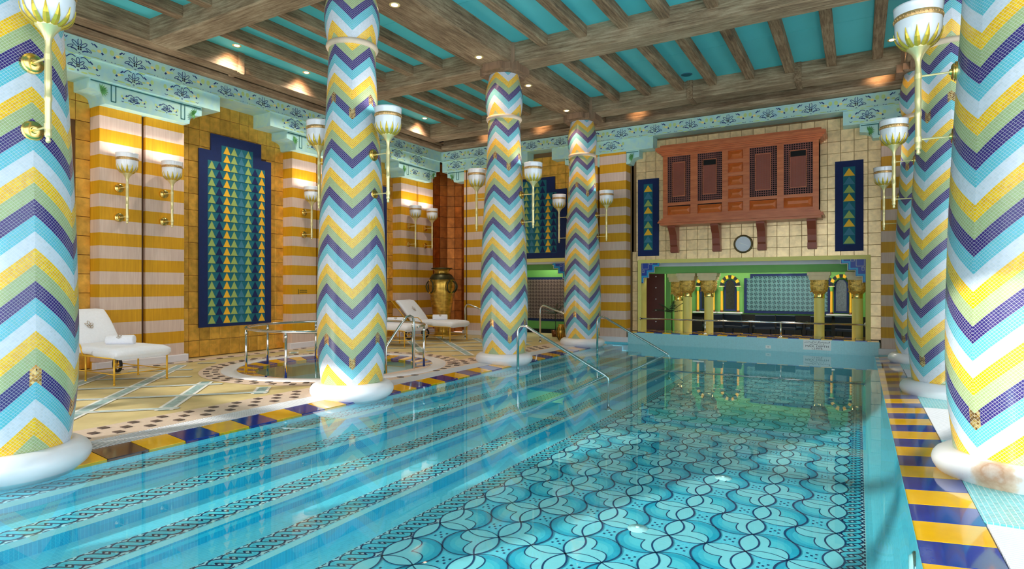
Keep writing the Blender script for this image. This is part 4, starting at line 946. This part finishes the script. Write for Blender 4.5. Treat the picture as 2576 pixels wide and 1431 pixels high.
l = bpy.data.lights.new('spot', 'SPOT'); l.energy = 9; l.spot_size = radians(40); l.spot_blend = 0.6; l.color = (1, 0.92, 0.8); lo = bpy.data.objects.new('lamp_or_fill_light', l); COL.objects.link(lo); lo.parent = al; lo.location = (-1.7, 17.2, 2.25); lo.rotation_euler = Vector((0, 0.25, -1)).to_track_quat('-Z', 'Y').to_euler()  # unseen spot without a fitting, added to light the star panel
# stepped blue corner ornaments
def corner_orn(x, sx, lab):
    t = thing('corner_ornament', lab, 'ornament', (x, YR - 0.02, 2.0))
    st = [(0, 0), (0.50, 0), (0.50, -0.045), (0.46, -0.045), (0.46, -0.13), (0.33, -0.13), (0.33, -0.27), (0.19, -0.27), (0.19, -0.40), (0.06, -0.40), (0.06, -0.53), (0, -0.53)]
    def P(a, z, y=0): return (sx * a, y, z)
    m = MB(); m.extrude([P(a, z) for a, z in st], (0, 0.03, 0)); m.build('base_plate', M['cb_n'], t)
    e = st[1:-1]; m = MB()
    inn = [(a - 0.03 if True else a, z + 0.03) for a, z in e]
    for k, (w_, mi, o_, y_) in enumerate(((0.035, 0, 0.035, -0.004), (0.01, 1, 0.0, -0.006))):
        pts = [P(a - o_, z + o_, y_) for a, z in e[1:]]
        for i_, (p, q) in enumerate(zip(pts, pts[1:])):
            x0, x1 = sorted((p[0], q[0])); z0, z1 = sorted((p[2], q[2])); dy = 0.0006 * (i_ % 2); m.box(x0 - w_ / 2, x1 + w_ / 2, y_ - dy, y_ + 0.008, z0 - w_ / 2, z1 + w_ / 2, mi)
    m.build('stepped_band', [M['cb_c'], M['cream']], t)
    for nm, (a0, a1, z0, z1) in (('square_boss', (0.03, 0.17, -0.18, -0.04)), ('small_boss', (0.21, 0.27, -0.075, -0.04)), ('small_boss', (0.03, 0.065, -0.27, -0.21))):
        m = MB(); xa, xb = sorted((sx * a0, sx * a1)); m.box(xa - .006, xb + .006, -0.006, 0.0, z0 - .006, z1 + .006, 1); m.box(xa, xb, -0.01, -0.005, z0, z1, 0); m.build(nm, [M['cb_n'], M['cream']], t)
corner_orn(-4.69, 1, 'stepped blue corner ornament at the upper left of the alcove opening'); corner_orn(0.13, -1, 'stepped blue corner ornament at the upper right of the alcove opening')
# gold capital columns
def make_gcol():
    t = thing('alcove_column', '', 'column'); m = MB(); m.lathe([(0.105, 0.0), (0.105, 0.86)], 24); m.build('shaft', M['framey'], t, True)
    m = MB(); m.lathe([(0.108, .86), (0.115, .865), (0.11, .9), (0.112, .95), (0.105, .96)], 24); m.build('neck_ring', M['brass'], t, True)
    m = MB()
    lv = [(0.11, .95), (0.13, 0.98), (0.165, 1.02), (0.178, 1.10), (0.176, 1.26)]
    for k, (r, z) in enumerate(lv):
        pass
    def rr(f, z):
        n = 32; return [(f * (abs(cos(a)) ** q) * (1 if cos(a) > 0 else -1), f * (abs(sin(a)) ** q) * (1 if sin(a) > 0 else -1), z) for a in [2 * pi * i / n for i in range(n)] for q in [1.0 - 0.45 * min(1, (z - .95) / .12)]]
    vs = []; 
    for r, z in lv: vs += rr(r, z)
    m.add(vs, [(k * 32 + i, k * 32 + (i + 1) % 32, (k + 1) * 32 + (i + 1) % 32, (k + 1) * 32 + i) for k in range(4) for i in range(32)])
    random.seed(3)
    for i in range(60):   # carved foliage scrolls
        a = random.random() * 2 * pi; z = 1.0 + random.random() * 0.25; q = 0.6; f = 0.176; x, y = f * (abs(cos(a)) ** q) * (1 if cos(a) > 0 else -1), f * (abs(sin(a)) ** q) * (1 if sin(a) > 0 else -1)
        m.lathe([(0.0001, -.02), (.016, 0), (.0001, .02)], 5, 0, (x, y, z))
    m.build('capital', M['capg'], t)
    m = MB(); m.box(-.19, .19, -.19, .19, 1.26, 1.30); m.box(-.205, .205, -.205, .205, 1.30, 1.36); m.bevbox(-.23, .23, -.23, .23, 1.36, 1.44, 'z+', .01); m.build('abacus', M['capst'], t); return t
gc0 = make_gcol(); f_ = True
for x, y, lab in ((-3.15, 15.02, 'yellow column with gold capital right of the palm, the single one behind the rail'), (-3.66, 15.02, 'yellow column with gold capital, front one of the pair beside the palm'), (-4.02, 15.55, 'yellow column with gold capital, rear one of the pair beside the palm'), (-0.76, 15.02, 'yellow column with gold capital right of the large star-patterned panel'), (-0.02, 15.02, 'yellow column with gold capital at the right end of the alcove')):
    o = gc0 if f_ else copy_tree(gc0); f_ = False; o.location = (x, y, 0.27 if y < 15.2 else 0.0); o['label'] = lab; o['group'] = 'alcove columns with gold capitals'
    if y > 15.2: o.scale = (1, 1, 1.19)
# large star patterned panel
def star_panel(x0, x1, z0, z1, lab, mm, y=17.46, notch=0.12):
    t = thing('patterned_panel', lab, 'wall panel', ((x0 + x1) / 2, y, z0)); w_ = (x1 - x0) / 2; h = z1 - z0
    def outl(o, yy): return [(-w_ + o, yy, o), (w_ - o, yy, o), (w_ - o, yy, h - notch)] + [(w_ - notch * 1.3 + o * -1 + notch * .3 * 0, yy, h - notch + 0.0)] + [(w_ - notch * 1.3 - o, yy, h - o), (-w_ + notch * 1.3 + o, yy, h - o), (-w_ + notch * 1.3 + o, yy, h - notch), (-w_ + o, yy, h - notch)]
    m = MB(); m.extrude(outl(0, 0), (0, 0.04, 0)); m.build('frame', M['navy'], t); m = MB(); m.extrude(outl(0.07, -0.008), (0, 0.008, 0)); m.build('patterned_field', mm, t); return t
star_panel(-2.72, -0.62, 0.66, 1.73, 'large dark framed panel of turquoise star pattern on the alcove wall', M['star'])
star_panel(-4.5, -4.08, 0.6, 1.62, 'dark framed star panel glimpsed behind the paired alcove columns', M['star'], 17.2, 0.05)
def arch(x, y, z, lab, s=1.0):
    t = thing('arched_niche', lab, 'niche', (x, y, z)); w_ = 0.215 * s
    m = MB(); pts = [(-w_ + .05, 0, 0.03), (w_ - .05, 0, 0.03)] + [((w_ - .05) * cos(a), 0, 0.70 * s + (w_ - .05) * 1.15 * sin(a)) for a in [pi * k / 10 for k in range(11)]]
    m.extrude(pts, (0, 0.03, 0)); m.build('frame', M['navy'], t); m = MB(); m.extrude([(p[0] * 0.72, -0.004, 0.05 + p[2] * 0.93) for p in pts], (0, 0.004, 0)); m.build('mirror', M['mirror'], t)
    for sx in (-1, 1):
        m = MB(); m.lathe([(.045, 0), (.045, .03), (.034, .05)], 14, 0, (sx * w_, -.06, 0)); m.build('column_base', M['pot'], t, True); m = MB(); m.lathe([(.033, .05), (.03, .58 * s)], 14, 0, (sx * w_, -.06, 0)); m.build('column_shaft', M['tri_y'], t, True)
        m = MB(); m.lathe([(.03, .58 * s), (.048, .68 * s), (.05, .70 * s)], 14, 0, (sx * w_, -.06, 0)); m.build('column_capital', M['green'], t, True); m = MB(); m.box(sx * w_ - .07, sx * w_ + .07, -.1, 0, .70 * s, .715 * s); m.build('impost', M['capst'], t)
    for k in range(9):
        a0, a1 = pi * k / 9, pi * (k + 1) / 9; r0, r1 = w_ - 0.03, w_ + 0.045; q = lambda r, a: (r * cos(a), -0.08, .72 * s + r * 1.15 * sin(a)); m = MB(); m.extrude([q(r0, a0 + .02), q(r1, a0 + .02), q(r1, a1 - .02), q(r0, a1 - .02)], (0, 0.08, 0)); m.build('voussoir', M['blk'] if k % 2 == 0 else M['tri_y'], t)
    m = MB(); m.box(-w_ - .12, w_ + .12, -.16, 0.02, -.03, 0); m.build('sill', M['soffit'], t); return t
arch(-3.07, 17.38, 0.68, 'arched niche with striped arch left of the large star panel'); arch(-3.72, 17.38, 0.68, 'arched niche with striped arch behind the single gold column'); arch(-0.38, 17.38, 0.68, 'arched niche with striped arch right of the large star panel')
# studded door leaf in the alcove
t = thing('studded_door', 'dark red-brown door leaf with pale studs at the left of the alcove', 'door', (-4.75, 15.75, 0)); m = MB(); m.box(-.3, .3, 0, .05, 0.0, 1.95); m.build('leaf', M['door'], t)
for z in (0.45, 0.75, 1.05, 1.35, 1.65): m = MB(); m.lathe([(.0001, -.012), (.012, -.006), (.016, 0)], 8, 0, (.08, 0, z), 'y'); m.build('stud', M['soffit'], t)
# dining chairs
def make_chair():
    t = thing('dining_chair', '', 'chair'); m = MB(); m.bevbox(-.24, .24, -.23, .23, .38, .46, 'z+', .02); m.build('seat', M['chair'], t)
    m = MB(); pr = [(0.2, .46), (0.27, .80), (0.22, .82), (0.15, .46)]; m.extrude([(-.23, p[0], p[1]) for p in pr], (.46, 0, 0)); m.build('backrest', M['chair'], t)
    for sx in (-1, 1):
        for sy in (-1, 1): m = MB(); m.tube([(sx * .21, sy * .2, .38), (sx * .23, sy * .23, 0)], .014, 8); m.build('leg', M['chairf'], t)
        m = MB(); m.tube([(sx * .25, .2, .6), (sx * .26, 0, .64), (sx * .25, -.2, .6), (sx * .23, -.2, .44)], .012, 8); m.build('armrest', M['chairf'], t)
    return t
ch0 = make_chair(); f_ = True
for k, x in enumerate((-3.35, -2.75, -2.1, -1.5, -0.85, -0.2)):
    o = ch0 if f_ else copy_tree(ch0); f_ = False; o.location = (x, 16.4 + 0.1 * (k % 2), 0); o.rotation_euler = (0, 0, pi + 0.3 * (-1) ** k); o.scale = (1, 1, 0.82); o['group'] = 'dark chairs in the alcove'
    o['label'] = 'dark blue dining chair in the alcove, ' + ('leftmost, behind the paired columns', 'second from the left behind the rail', 'third from the left behind the rail', 'fourth from the left, below the star panel', 'fifth from the left, behind the right column', 'rightmost, below the right arched niche')[k]
# alcove rail
t = thing('guard_rail', 'low polished steel rail across the ledge in front of the alcove', 'railing', (-2.3, 14.47, 0.27)); R1 = (-2.3, 14.47, 0.27)
m = MB(); m.tube([(-4.68, 14.47, .59), (0.12, 14.47, .59)], .019, 12); m.build('handrail', M['steel'], t, True, R1)
for x in (-3.12, -1.49): m = MB(); m.tube([(x, 14.47, .27), (x, 14.47, .575)], .017, 12); m.lathe([(.045, .27), (.045, .278), (.02, .29)], 16, 0, (x, 14.47, 0)); m.build('post', M['steel'], t, True, R1)
for x, s in ((-4.685, 1), (0.125, -1)): m = MB(); m.lathe([(.0001, 0), (.045, 0), (.045, s * .012), (.02, s * .02)], 16, 0, (x, 14.47, .59), 'x'); m.build('wall_flange', M['steel'], t, True, R1)
# palm
def palm(x, y, z, h, lab, seed, n=11, L=0.46):
    random.seed(seed); t = thing('potted_palm', lab, 'plant', (x, y, z)); m = MB(); m.lathe([(.0001, 0), (.09, 0), (.12, .18), (.11, .18), (.0001, .16)], 18); m.build('pot', M['pot'], t, True)
    m = MB(); m.tube([(0, 0, .15), (.01, 0, h * .5), (0, 0, h)], [.014, .011, .008], 7); m.build('stem', M['plant'], t)
    for k in range(n):
        a = 2 * pi * k / n + random.random() * .5; el = random.uniform(.2, 1.1); m = MB(); pts = []
        for i in range(9):
            q = i / 8; d = L * q; pts.append(Vector((cos(a) * d * cos(el), sin(a) * d * cos(el), h + d * sin(el) - 0.5 * d * d)))
        m.tube(pts, .004, 4); side = Vector((-sin(a), cos(a), 0))
        for i in range(1, 9):
            for s in (-1, 1):
                p = pts[i]; tip = p + side * s * .10 * (1.1 - i / 12) + (pts[i] - pts[i - 1]).normalized() * .07 - Vector((0, 0, .03)); wv = (pts[i] - pts[i - 1]).normalized() * .008; m.add([p - wv * 1.6, p + wv * 1.6, tip], [(0, 1, 2)])
        m.build('frond', M['plant'], t)
    return t
palm(-4.16, 15.35, 0.0, 0.72, 'small dark potted palm behind the rail at the left of the alcove', 5); palm(-7.25, 14.95, 0.0, 0.62, 'dark potted palm half hidden behind the farthest left column', 9)
# doorway left
d2 = struct('door_2', 'yellow framed doorway between the far left columns'); m = MB(); m.box(-8.95, -6.6, YR - .03, YR + .02, 2.05, 2.15); m.box(-6.66, -6.56, YR - .03, YR + .02, 0, 2.05); m.box(-8.98, -8.9, YR - .03, YR + .02, 0, 2.05); m.build('frame', M['framey'], d2)
m = MB(); m.box(-8.95, -6.56, YR + .02, 15.2, 2.0, 2.06); m.build('soffit', M['soffit'], d2); m = MB(); m.box(-9.6, -5.6, 16.0, 16.1, 0, 2.4); m.box(-6.56, -6.5, YR + .02, 16, 0, 2.4); m.box(-9.0, -8.95, YR + .02, 16, 0, 2.4); m.box(-8.95, -6.56, 15.2, 15.3, 1.85, 2.1); m.build('green_lobby', M['green'], d2)
m = MB(); m.box(-9, -6.5, 15.0, 16, -.03, 0); m.build('lobby_floor', M['deck'], d2); m = MB(); m.box(-8.95, -6.56, 15.94, 16.0, 0, 0.12); m.build('skirting', M['voidm'], d2)
star_panel(-8.72, -6.7, 0.36, 1.66, 'mauve geometric lattice panel seen through the left doorway', M['mauve'], 15.94, 0.001)
corner_orn(-6.66, -1, 'stepped blue corner ornament in the left doorway beside the far column')
l = bpy.data.lights.new('lobby', 'AREA'); l.energy = 5; l.size = 0.5; l.color = (1, 0.9, 0.75); lo = bpy.data.objects.new('lamp_or_fill_light', l); COL.objects.link(lo); lo.parent = d2; lo.location = (-7.8, 15.6, 2.3)  # fill light with no fitting, added to light the lobby
t = thing('bronze_pot', 'small ribbed bronze pot beside the farthest left column', 'pot', (-6.62, 14.0, 0)); m = MB(); m.lathe([(.0001, 0), (.06, 0), (.07, .02), (.12, .12), (.13, .24), (.10, .34), (.07, .38), (.085, .41), (.075, .41), (.06, .38)], 24); m.build('body', M['vase'], t, True)
for k in range(12): a = 2 * pi * k / 12; m = MB(); m.tube([(r * cos(a), r * sin(a), z) for r, z in ((.072, .02), (.122, .12), (.132, .24), (.102, .34))], .008, 5); m.build('rib', M['vase_d'], t)
# signs
t = thing('depth_sign', 'white pool depth sign reading MAX. DEPTH 1.2 MTR on the far ledge', 'sign', (-0.765, YP - 0.002, 0.14)); m = MB(); m.box(-.265, .265, -.006, 0, -.105, .105); m.build('plate', M['white'], t)
def text(s, size, x, z, parent, mm, y=-.008, rot=(pi / 2, 0, 0), sx=1.0):
    c = bpy.data.curves.new('lettering', 'FONT'); c.body = s; c.size = size; c.align_x = 'CENTER'; c.extrude = .0008; c.resolution_u = 2
    o = bpy.data.objects.new('lettering', c); COL.objects.link(o); dg = bpy.context.evaluated_depsgraph_get(); me = bpy.data.meshes.new_from_object(o.evaluated_get(dg)); bpy.data.objects.remove(o)
    me.materials.clear(); me.materials.append(mm); q = bpy.data.objects.new('lettering', me); COL.objects.link(q); q.parent = parent; q.location = (x, y, z); q.rotation_euler = rot; q.scale = (sx, 1, 1); return q
text('MAX. DEPTH', .058, 0, -.045, t, M['txt'], sx=1.35); text('1.2 MTR', .045, 0, -.092, t, M['txt'], sx=1.35)
m = MB()   # Arabic line of the sign, drawn as strokes
def st(pts, w_=.007): m.ribbon([(a, -.0075, z) for a, z in pts], w_, (0, -1, 0))
st([(.24, .085), (.24, .055)]); st([(.225, .085), (.225, .055), (.17, .055), (.17, .066), (.15, .055), (.11, .055), (.11, .068), (.09, .055), (.05, .055), (.05, .088)]); st([(.03, .088), (.03, .05), (.01, .05)]); st([(-.02, .088), (-.02, .055), (-.06, .06), (-.06, .085), (-.08, .085), (-.08, .055), (-.13, .055), (-.15, .07), (-.17, .055), (-.21, .055), (-.24, .045)])
st([(.02, .035), (-.0, .015), (-.06, .015), (-.06, .028), (-.10, .015), (-.14, .008)]); st([(.13, .035), (.12, .01)]); st([(.095, .015), (.085, .015)]); st([(.065, .035), (.055, .035), (.055, .012)]); st([(.16, .045), (.15, .045)]); st([(-.09, .045), (-.10, .045)])
m.build('arabic_lettering', M['txt'], t)
t = thing('depth_marker', 'tiny white marker tile on the far ledge left of the depth sign', 'sign', (-1.725, YP - .002, .055)); m = MB(); m.box(-.055, .055, -.006, 0, -.035, .035); m.build('plate', M['white'], t); m = MB(); m.box(-.02, .02, -.008, -.006, -.004, .004); m.build('mark', M['txt'], t)
t = thing('direction_sign', 'small lettered sign on the striped pier behind the whirlpool', 'sign', (XP, 9.42, 1.27)); m = MB(); m.box(0, .006, -.145, -.13, -.055, .055); m.build('bar', M['greyt'], t)
for k, z in enumerate((.018, -.022)):
    m = MB()
    for i in range(9): m.box(0, .004, -.105 + i * .024, -.09 + i * .024, z, z + .02)
    m.build('lettering', M['greyt'], t)

# ================================================================== whirlpool
jb = thing('whirlpool', 'round whirlpool with white rim and yellow and blue tiles behind the pool column', 'whirlpool', (JX, JY, 0))
m = MB(); m.lathe([(1.88, -.02), (1.88, .012), (1.86, .02), (1.66, .02), (1.64, .012), (1.64, -.12)], 96); m.build('rim', M['marble'], jb, 'auto')
tb = MB(); n = 40; a1 = 2 * pi / n; q = lambda r, a, z: (r * cos(a), r * sin(a), z)
tb.add([q(1.64, .004, .006), q(1.64, a1 - .004, .006), q(1.36, a1 - .004, -.026), q(1.36, .004, -.026), q(1.64, .004, -.07), q(1.64, a1 - .004, -.07), q(1.36, a1 - .004, -.09), q(1.36, .004, -.09)], [(0, 3, 2, 1), (4, 5, 6, 7), (0, 1, 5, 4), (1, 2, 6, 5), (2, 3, 7, 6), (3, 0, 4, 7)])
ty0 = tb.build('tile', M['ty'], jb); tbl = tb.build('tile', M['tb'], jb); tbl.rotation_euler = (0, 0, a1)
for k in range(2, n): inst((ty0 if k % 2 == 0 else tbl).data, 'tile', jb, (0, 0, 0), k * a1)
m = MB(); m.lathe([(1.36, -.08), (1.34, -.35), (.9, -.35), (.88, -.6), (.0001, -.6)], 64); m.build('tub', M['jtub'], jb, True)
m = MB(); m.lathe([(1.38, -.09), (1.7, -.09)], 64); m.build('ledge', M['jtub'], jb)
wj = MB(); wj.lathe([(.0001, -.030), (1.641, -.030)], 64, 0, (JX, JY, 0)); tag(wj.build('whirlpool_water', M['water']), 'clear water in the round whirlpool', 'water', kind='stuff')
rl = thing('curved_rail', 'curved polished steel rail on posts around the whirlpool', 'railing', (JX, JY, 0)); RR = 1.5
a_0, a_1 = radians(16), radians(342)
m = MB(); m.tube([(RR * cos(a_0 + (a_1 - a_0) * k / 72), RR * sin(a_0 + (a_1 - a_0) * k / 72), .70) for k in range(73)], .022, 12); m.build('handrail', M['steel'], rl, True)
for a in (-122, -167, -75, 153, 31, 107, 70, -40):
    a = radians(a); m = MB(); x, y = RR * cos(a), RR * sin(a); m.tube([(x, y, -.05), (x, y, .685)], .02, 12); m.lathe([(.045, -.045), (.045, -.035), (.024, -.02)], 14, 0, (x, y, 0)); m.lathe([(.021, .60), (.025, .605), (.025, .64), (.021, .645)], 14, 0, (x, y, 0)); m.build('post', M['steel'], rl, True)
t = thing('grab_rail', 'looped polished steel grab rail at the whirlpool entry', 'railing', (-6.55, 7.7, 0)); R2 = (-6.55, 7.7, 0)
m = MB(); m.tube([(-6.63, 7.40, -.04), (-6.63, 7.40, .40), (-6.62, 7.44, .46), (-6.56, 7.72, .80), (-6.54, 7.80, .88), (-6.52, 7.87, .90), (-6.51, 7.93, .87), (-6.505, 7.95, .78), (-6.505, 7.95, -.04)], .02, 12); m.build('tube', M['steel'], t, True, R2)
# pool handrails: run down the steps along +x
def handrail(y, x0, lab, x1=-3.50):
    t = thing('pool_handrail', lab, 'railing', (x0, y, -.1)); R_ = (x0, y, -.1); path = [(x0, y, -.10), (x0, y, .60), (x0 + .015, y, .66), (x0 + .06, y, .705), (x0 + .13, y, .715), (x0 + .2, y, .69), (x1, y, -.02), (x1 + .05, y, -.06), (x1 + .06, y, -.1), (x1 + .06, y, -.56)]
    m = MB(); m.tube(path, .023, 14); m.build('tube', M['steel'], t, True, R_)
    for x, z in ((x0, -.1), (x1 + .06, -.57)): m = MB(); m.lathe([(.055, z + .002), (.055, z + .014), (.026, z + .03)], 16, 0, (x, y, 0)); m.build('flange', M['steel'], t, True, R_)
handrail(9.02, -5.09, 'steel handrail running into the water, nearer of the two over the pool steps'); handrail(12.55, -5.05, 'steel handrail running into the water, farther of the two over the pool steps')
def postrail(x, y, lab):
    t = thing('step_handrail', lab, 'railing', (x, y, 0)); m = MB(); m.tube([(0, 0, 0), (0, 0, .80), (.02, 0, .87), (.08, 0, .91), (.15, 0, .90), (.95, 0, .62), (1.0, 0, .56), (1.0, 0, 0)], .022, 12); m.build('tube', M['steel'], t, True)
    for dx in (0, 1.0): m = MB(); m.lathe([(.05, 0), (.05, .01), (.024, .02)], 14, 0, (dx, 0, 0)); m.build('flange', M['steel'], t, True)
postrail(-9.17, 13.36, 'steel handrail between the vase and the middle left column'); postrail(-6.90, 13.36, 'steel handrail in front of the mauve lattice doorway')

# ================================================================== loungers, towels
def cushion(m, secs, hw, th, n=8):
    """padded slab along path secs [(x,z)], width 2*hw (y), thickness th, rounded"""
    N = len(secs); rings = []
    for i, (x, z) in enumerate(secs):
        t = Vector((secs[min(i + 1, N - 1)][0] - secs[max(i - 1, 0)][0], 0, secs[min(i + 1, N - 1)][1] - secs[max(i - 1, 0)][1])).normalized(); up = Vector((-t.z, 0, t.x)) * (-1 if t.x < 0 else 1)
        e = min(i, N - 1 - i); k = 0.55 if e == 0 else (0.9 if e == 1 else 1.0); r = []
        for j in range(20):
            a = 2 * pi * j / 20; cy = abs(cos(a)) ** 0.35 * (1 if cos(a) > 0 else -1); sz = abs(sin(a)) ** 0.6 * (1 if sin(a) > 0 else -1)
            wob = 0.004 * sin(i * 1.7 + j * 2.1); r.append(Vector((x, 0, z)) + up * (th / 2 * k * sz + wob) + Vector((0, hw * (0.97 if e == 0 else 1) * cy, 0)))
        rings.append(r)
    vs = [p for r in rings for p in r]; fs = [(i * 20 + j, i * 20 + (j + 1) % 20, (i + 1) * 20 + (j + 1) % 20, (i + 1) * 20 + j) for i in range(N - 1) for j in range(20)] + [tuple(range(19, -1, -1)), tuple((N - 1) * 20 + j for j in range(20))]
    m.add(vs, fs)
def make_lounger():
    """foot end at x=0, head towards -x"""
    t = thing('sun_lounger', '', 'sun lounger'); hw = .37; fz = .375
    m = MB(); m.tube([(-.02, -hw, fz), (-.02, hw, fz), (-2.05, hw, fz), (-2.05, -hw, fz)], .014, 8, closed=True)
    for x in (-.5, -.9, -1.3): m.tube([(x, -hw, fz), (x, hw, fz)], .010, 6)
    m.tube([(-.02, -hw, .15), (-.80, -hw, .15), (-.80, hw, .15), (-.02, hw, .15)], .008, 6, closed=True); m.tube([(-.8, -hw, .15), (-1.5, -hw, .15), (-1.75, -hw, fz)], .008, 6); m.tube([(-.8, hw, .15), (-1.5, hw, .15), (-1.75, hw, fz)], .008, 6)
    m.build('frame', M['gold_f'], t, True)
    for x in (-.02, -.80):
        for s in (-1, 1): m = MB(); m.tube([(x, s * hw, fz), (x, s * hw, .012)], .013, 8); m.lathe([(.0001, 0), (.017, 0), (.017, .015), (.013, .02)], 8, 0, (x, s * hw, 0)); m.build('leg', M['gold_f'], t, True)
    for s in (-1, 1):
        m = MB(); m.tube([(-1.35, s * (hw - .03), .14), (-1.35, s * (hw - .03), fz)], .012, 6); m.build('wheel_fork', M['chairf'], t); m = MB(); y = s * (hw - .03)
        m.lathe([(.095, -.018), (.125, -.018), (.13, 0), (.125, .018), (.095, .018), (.09, 0), (.095, -.018)], 24, 0, (-1.35, y, .13), 'y'); w_ = m.build('wheel', M['tyre'], t, True)
        m = MB(); m.lathe([(.0001, -.02), (.022, -.02), (.022, .02), (.0001, .02)], 12, 0, (-1.35, y, .13), 'y')
        for k in range(6): a = pi / 3 * k; m.tube([(-1.35, y, .13), (-1.35 + .095 * cos(a), y, .13 + .095 * sin(a))], .007, 5)
        m.build('spokes', M['gold_f'], w_)
        m = MB(); m.tube([(-.86, s * (hw + .01), fz), (-.92, s * (hw + .02), .52), (-1.02, s * (hw + .02), .585), (-1.25, s * (hw + .01), .59), (-1.40, s * hw, .585)], .011, 8); m.build('armrest', M['gold_f'], t, True)
        m = MB(); m.tube([(-1.28, s * hw * .98, fz + .02), (-1.93, s * hw * .98, 1.00)], .012, 8); m.lathe([(.0001, -.018), (.018, 0), (.0001, .018)], 8, 0, (-1.935, s * hw * .98, 1.005)); m.build('back_bar', M['gold_f'], t, True)
    m = MB(); cushion(m, [(0.03, .43), (0.0, .445), (-.1, .452), (-.25, .45), (-.4, .448), (-.55, .45), (-.7, .45), (-.85, .45), (-1.0, .45), (-1.2, .455), (-1.32, .46)], hw + .015, .145); m.build('mattress', M['cloth'], t, True)
    m = MB(); cushion(m, [(-1.24, .46), (-1.30, .52), (-1.38, .61), (-1.49, .73), (-1.60, .84), (-1.70, .93), (-1.77, .98), (-1.81, 1.0)], hw - .02, .11); bk = m.build('back_cushion', M['cloth'], t, True)
    m = MB(); cushion(m, [(.045, .40), (.035, .425), (-.1, .437), (-.3, .437), (-.52, .43), (-.6, .42)], hw + .03, .175); m.build('foot_cover', M['cloth'], t, True)
    # embroidered emblem on the back cushion
    m = MB(); O = Vector((-1.435, -.02, .775)); A = Vector((0, 1, 0)); U = Vector((-.68, 0, .73)); Nn = A.cross(U) * 1
    for (cx_, cy_, ang, L_) in ((0, .055, pi / 2, .045), (-.03, .02, 2.3, .04), (.03, .02, .85, .04), (-.015, -.02, 2.0, .035), (.02, -.025, 1.1, .035)):
        m.ribbon([O + A * (cx_ + cos(ang) * L_ * cos(q_) - sin(ang) * .018 * sin(q_)) + U * (cy_ + sin(ang) * L_ * cos(q_) + cos(ang) * .018 * sin(q_)) for q_ in [2 * pi * k / 8 for k in range(9)]], .007, Nn)
    m.build('emblem', M['emb'], bk); return t
lo0 = make_lounger(); LPOS = [(-9.0, 4.86, 'white cushioned sun lounger nearest the camera beside the left column'), (-8.76, 12.5, 'white cushioned sun lounger in front of the brass vase'), (-8.88, 10.92, 'white cushioned sun lounger partly behind the whirlpool rail')]
for k, (x, y, lab) in enumerate(LPOS):
    o = lo0 if k == 0 else copy_tree(lo0); o.location = (x, y, 0.004); o['label'] = lab; o['group'] = 'white sun loungers on gold frames'
def make_towel():
    t = thing('rolled_towel', '', 'towel'); m = MB(); r = .072; m.lathe([(.0001, -.19), (.03, -.193), (r * .9, -.19), (r, -.175), (r, .175), (r * .9, .19), (.03, .193), (.0001, .19)], 22, 0, (0, 0, r), 'y'); m.build('roll', M['cloth'], t, True)
    m = MB(); pts = [(r * .5 * cos(a) * (1 - a / 16), 0, r + r * .5 * sin(a) * (1 - a / 16)) for a in [k * .5 for k in range(22)]]; m.ribbon([(p[0], -.194, p[2]) for p in pts], .006, (0, -1, 0)); m.build('fold_edge', M['plinth'], t)
    m = MB()
    for cx_, cy_ in ((0, 0), (.02, .016), (-.02, .016), (0, .03), (.02, -.016), (-.02, -.016)):
        m.ribbon([((r + .002) * sin(radians(40) + cy_ * 14 + .13 * sin(q_)), cx_ + .01 * cos(q_), r + (r + .002) * cos(radians(40) + cy_ * 14 + .13 * sin(q_))) for q_ in [2 * pi * k / 8 for k in range(9)]], .006, (.64, 0, .77))
    m.build('emblem', M['emb'], t); return t
tw0 = make_towel()
for k, ((x, y, _), lab) in enumerate(zip(LPOS, ('rolled white towel with emblem on the nearest lounger', 'rolled white towel on the lounger in front of the vase', 'rolled white towel on the lounger behind the whirlpool rail'))):
    o = tw0 if k == 0 else copy_tree(tw0); o.location = (x - .62, y + .02, .516); o.rotation_euler = (0, 0, radians(-50)); o['label'] = lab; o['group'] = 'rolled towels on the loungers'
# ================================================================== brass vase
t = thing('brass_vase', 'tall antique brass vase with large ring handles in the corner niche', 'vase', (-10.05, 13.5, 0))
m = MB(); m.lathe([(.0001, 0), (.23, 0), (.235, .04), (.20, .08), (.205, .2), (.235, .5), (.28, .8), (.325, 1.1), (.355, 1.35), (.36, 1.5), (.33, 1.62), (.27, 1.70), (.215, 1.735), (.205, 1.80), (.24, 1.855), (.285, 1.87), (.29, 1.89), (.26, 1.895), (.19, 1.80), (.19, 1.6)], 48); m.build('body', M['vase'], t, True)
m = MB(); m.lathe([(.21, 1.745), (.275, 1.704), (.338, 1.618), (.350, 1.575)], 48); m.lathe([(.286, 1.862), (.296, 1.88), (.29, 1.9), (.25, 1.9)], 40); m.build('shoulder_band', M['vase_d'], t, True)
for k in range(4):
    a = radians(-105 + 90 * k); o_ = Vector((cos(a), sin(a), 0)); s_ = Vector((-sin(a), cos(a), 0)); m = MB(); cen = o_ * .40 + Vector((0, 0, 1.38))
    m.tube([cen + s_ * .15 * cos(q_) + Vector((0, 0, .17 * sin(q_))) + o_ * (.03 * (1 - abs(sin(q_)))) for q_ in [2 * pi * i / 28 for i in range(28)]], .02, 8, closed=True); m.build('ring_handle', M['vase_d'], t, True)
    for dz in (.17, -.17):
        m = MB(); c_ = o_ * .385 + Vector((0, 0, 1.38 + dz)); m.tube([c_ - o_ * .06, c_ + o_ * .05], .028, 8); m.tube([c_ - s_ * .035 + o_ * .02, c_ + s_ * .035 + o_ * .02], .022, 8); m.build('ring_mount', M['brass'], t)
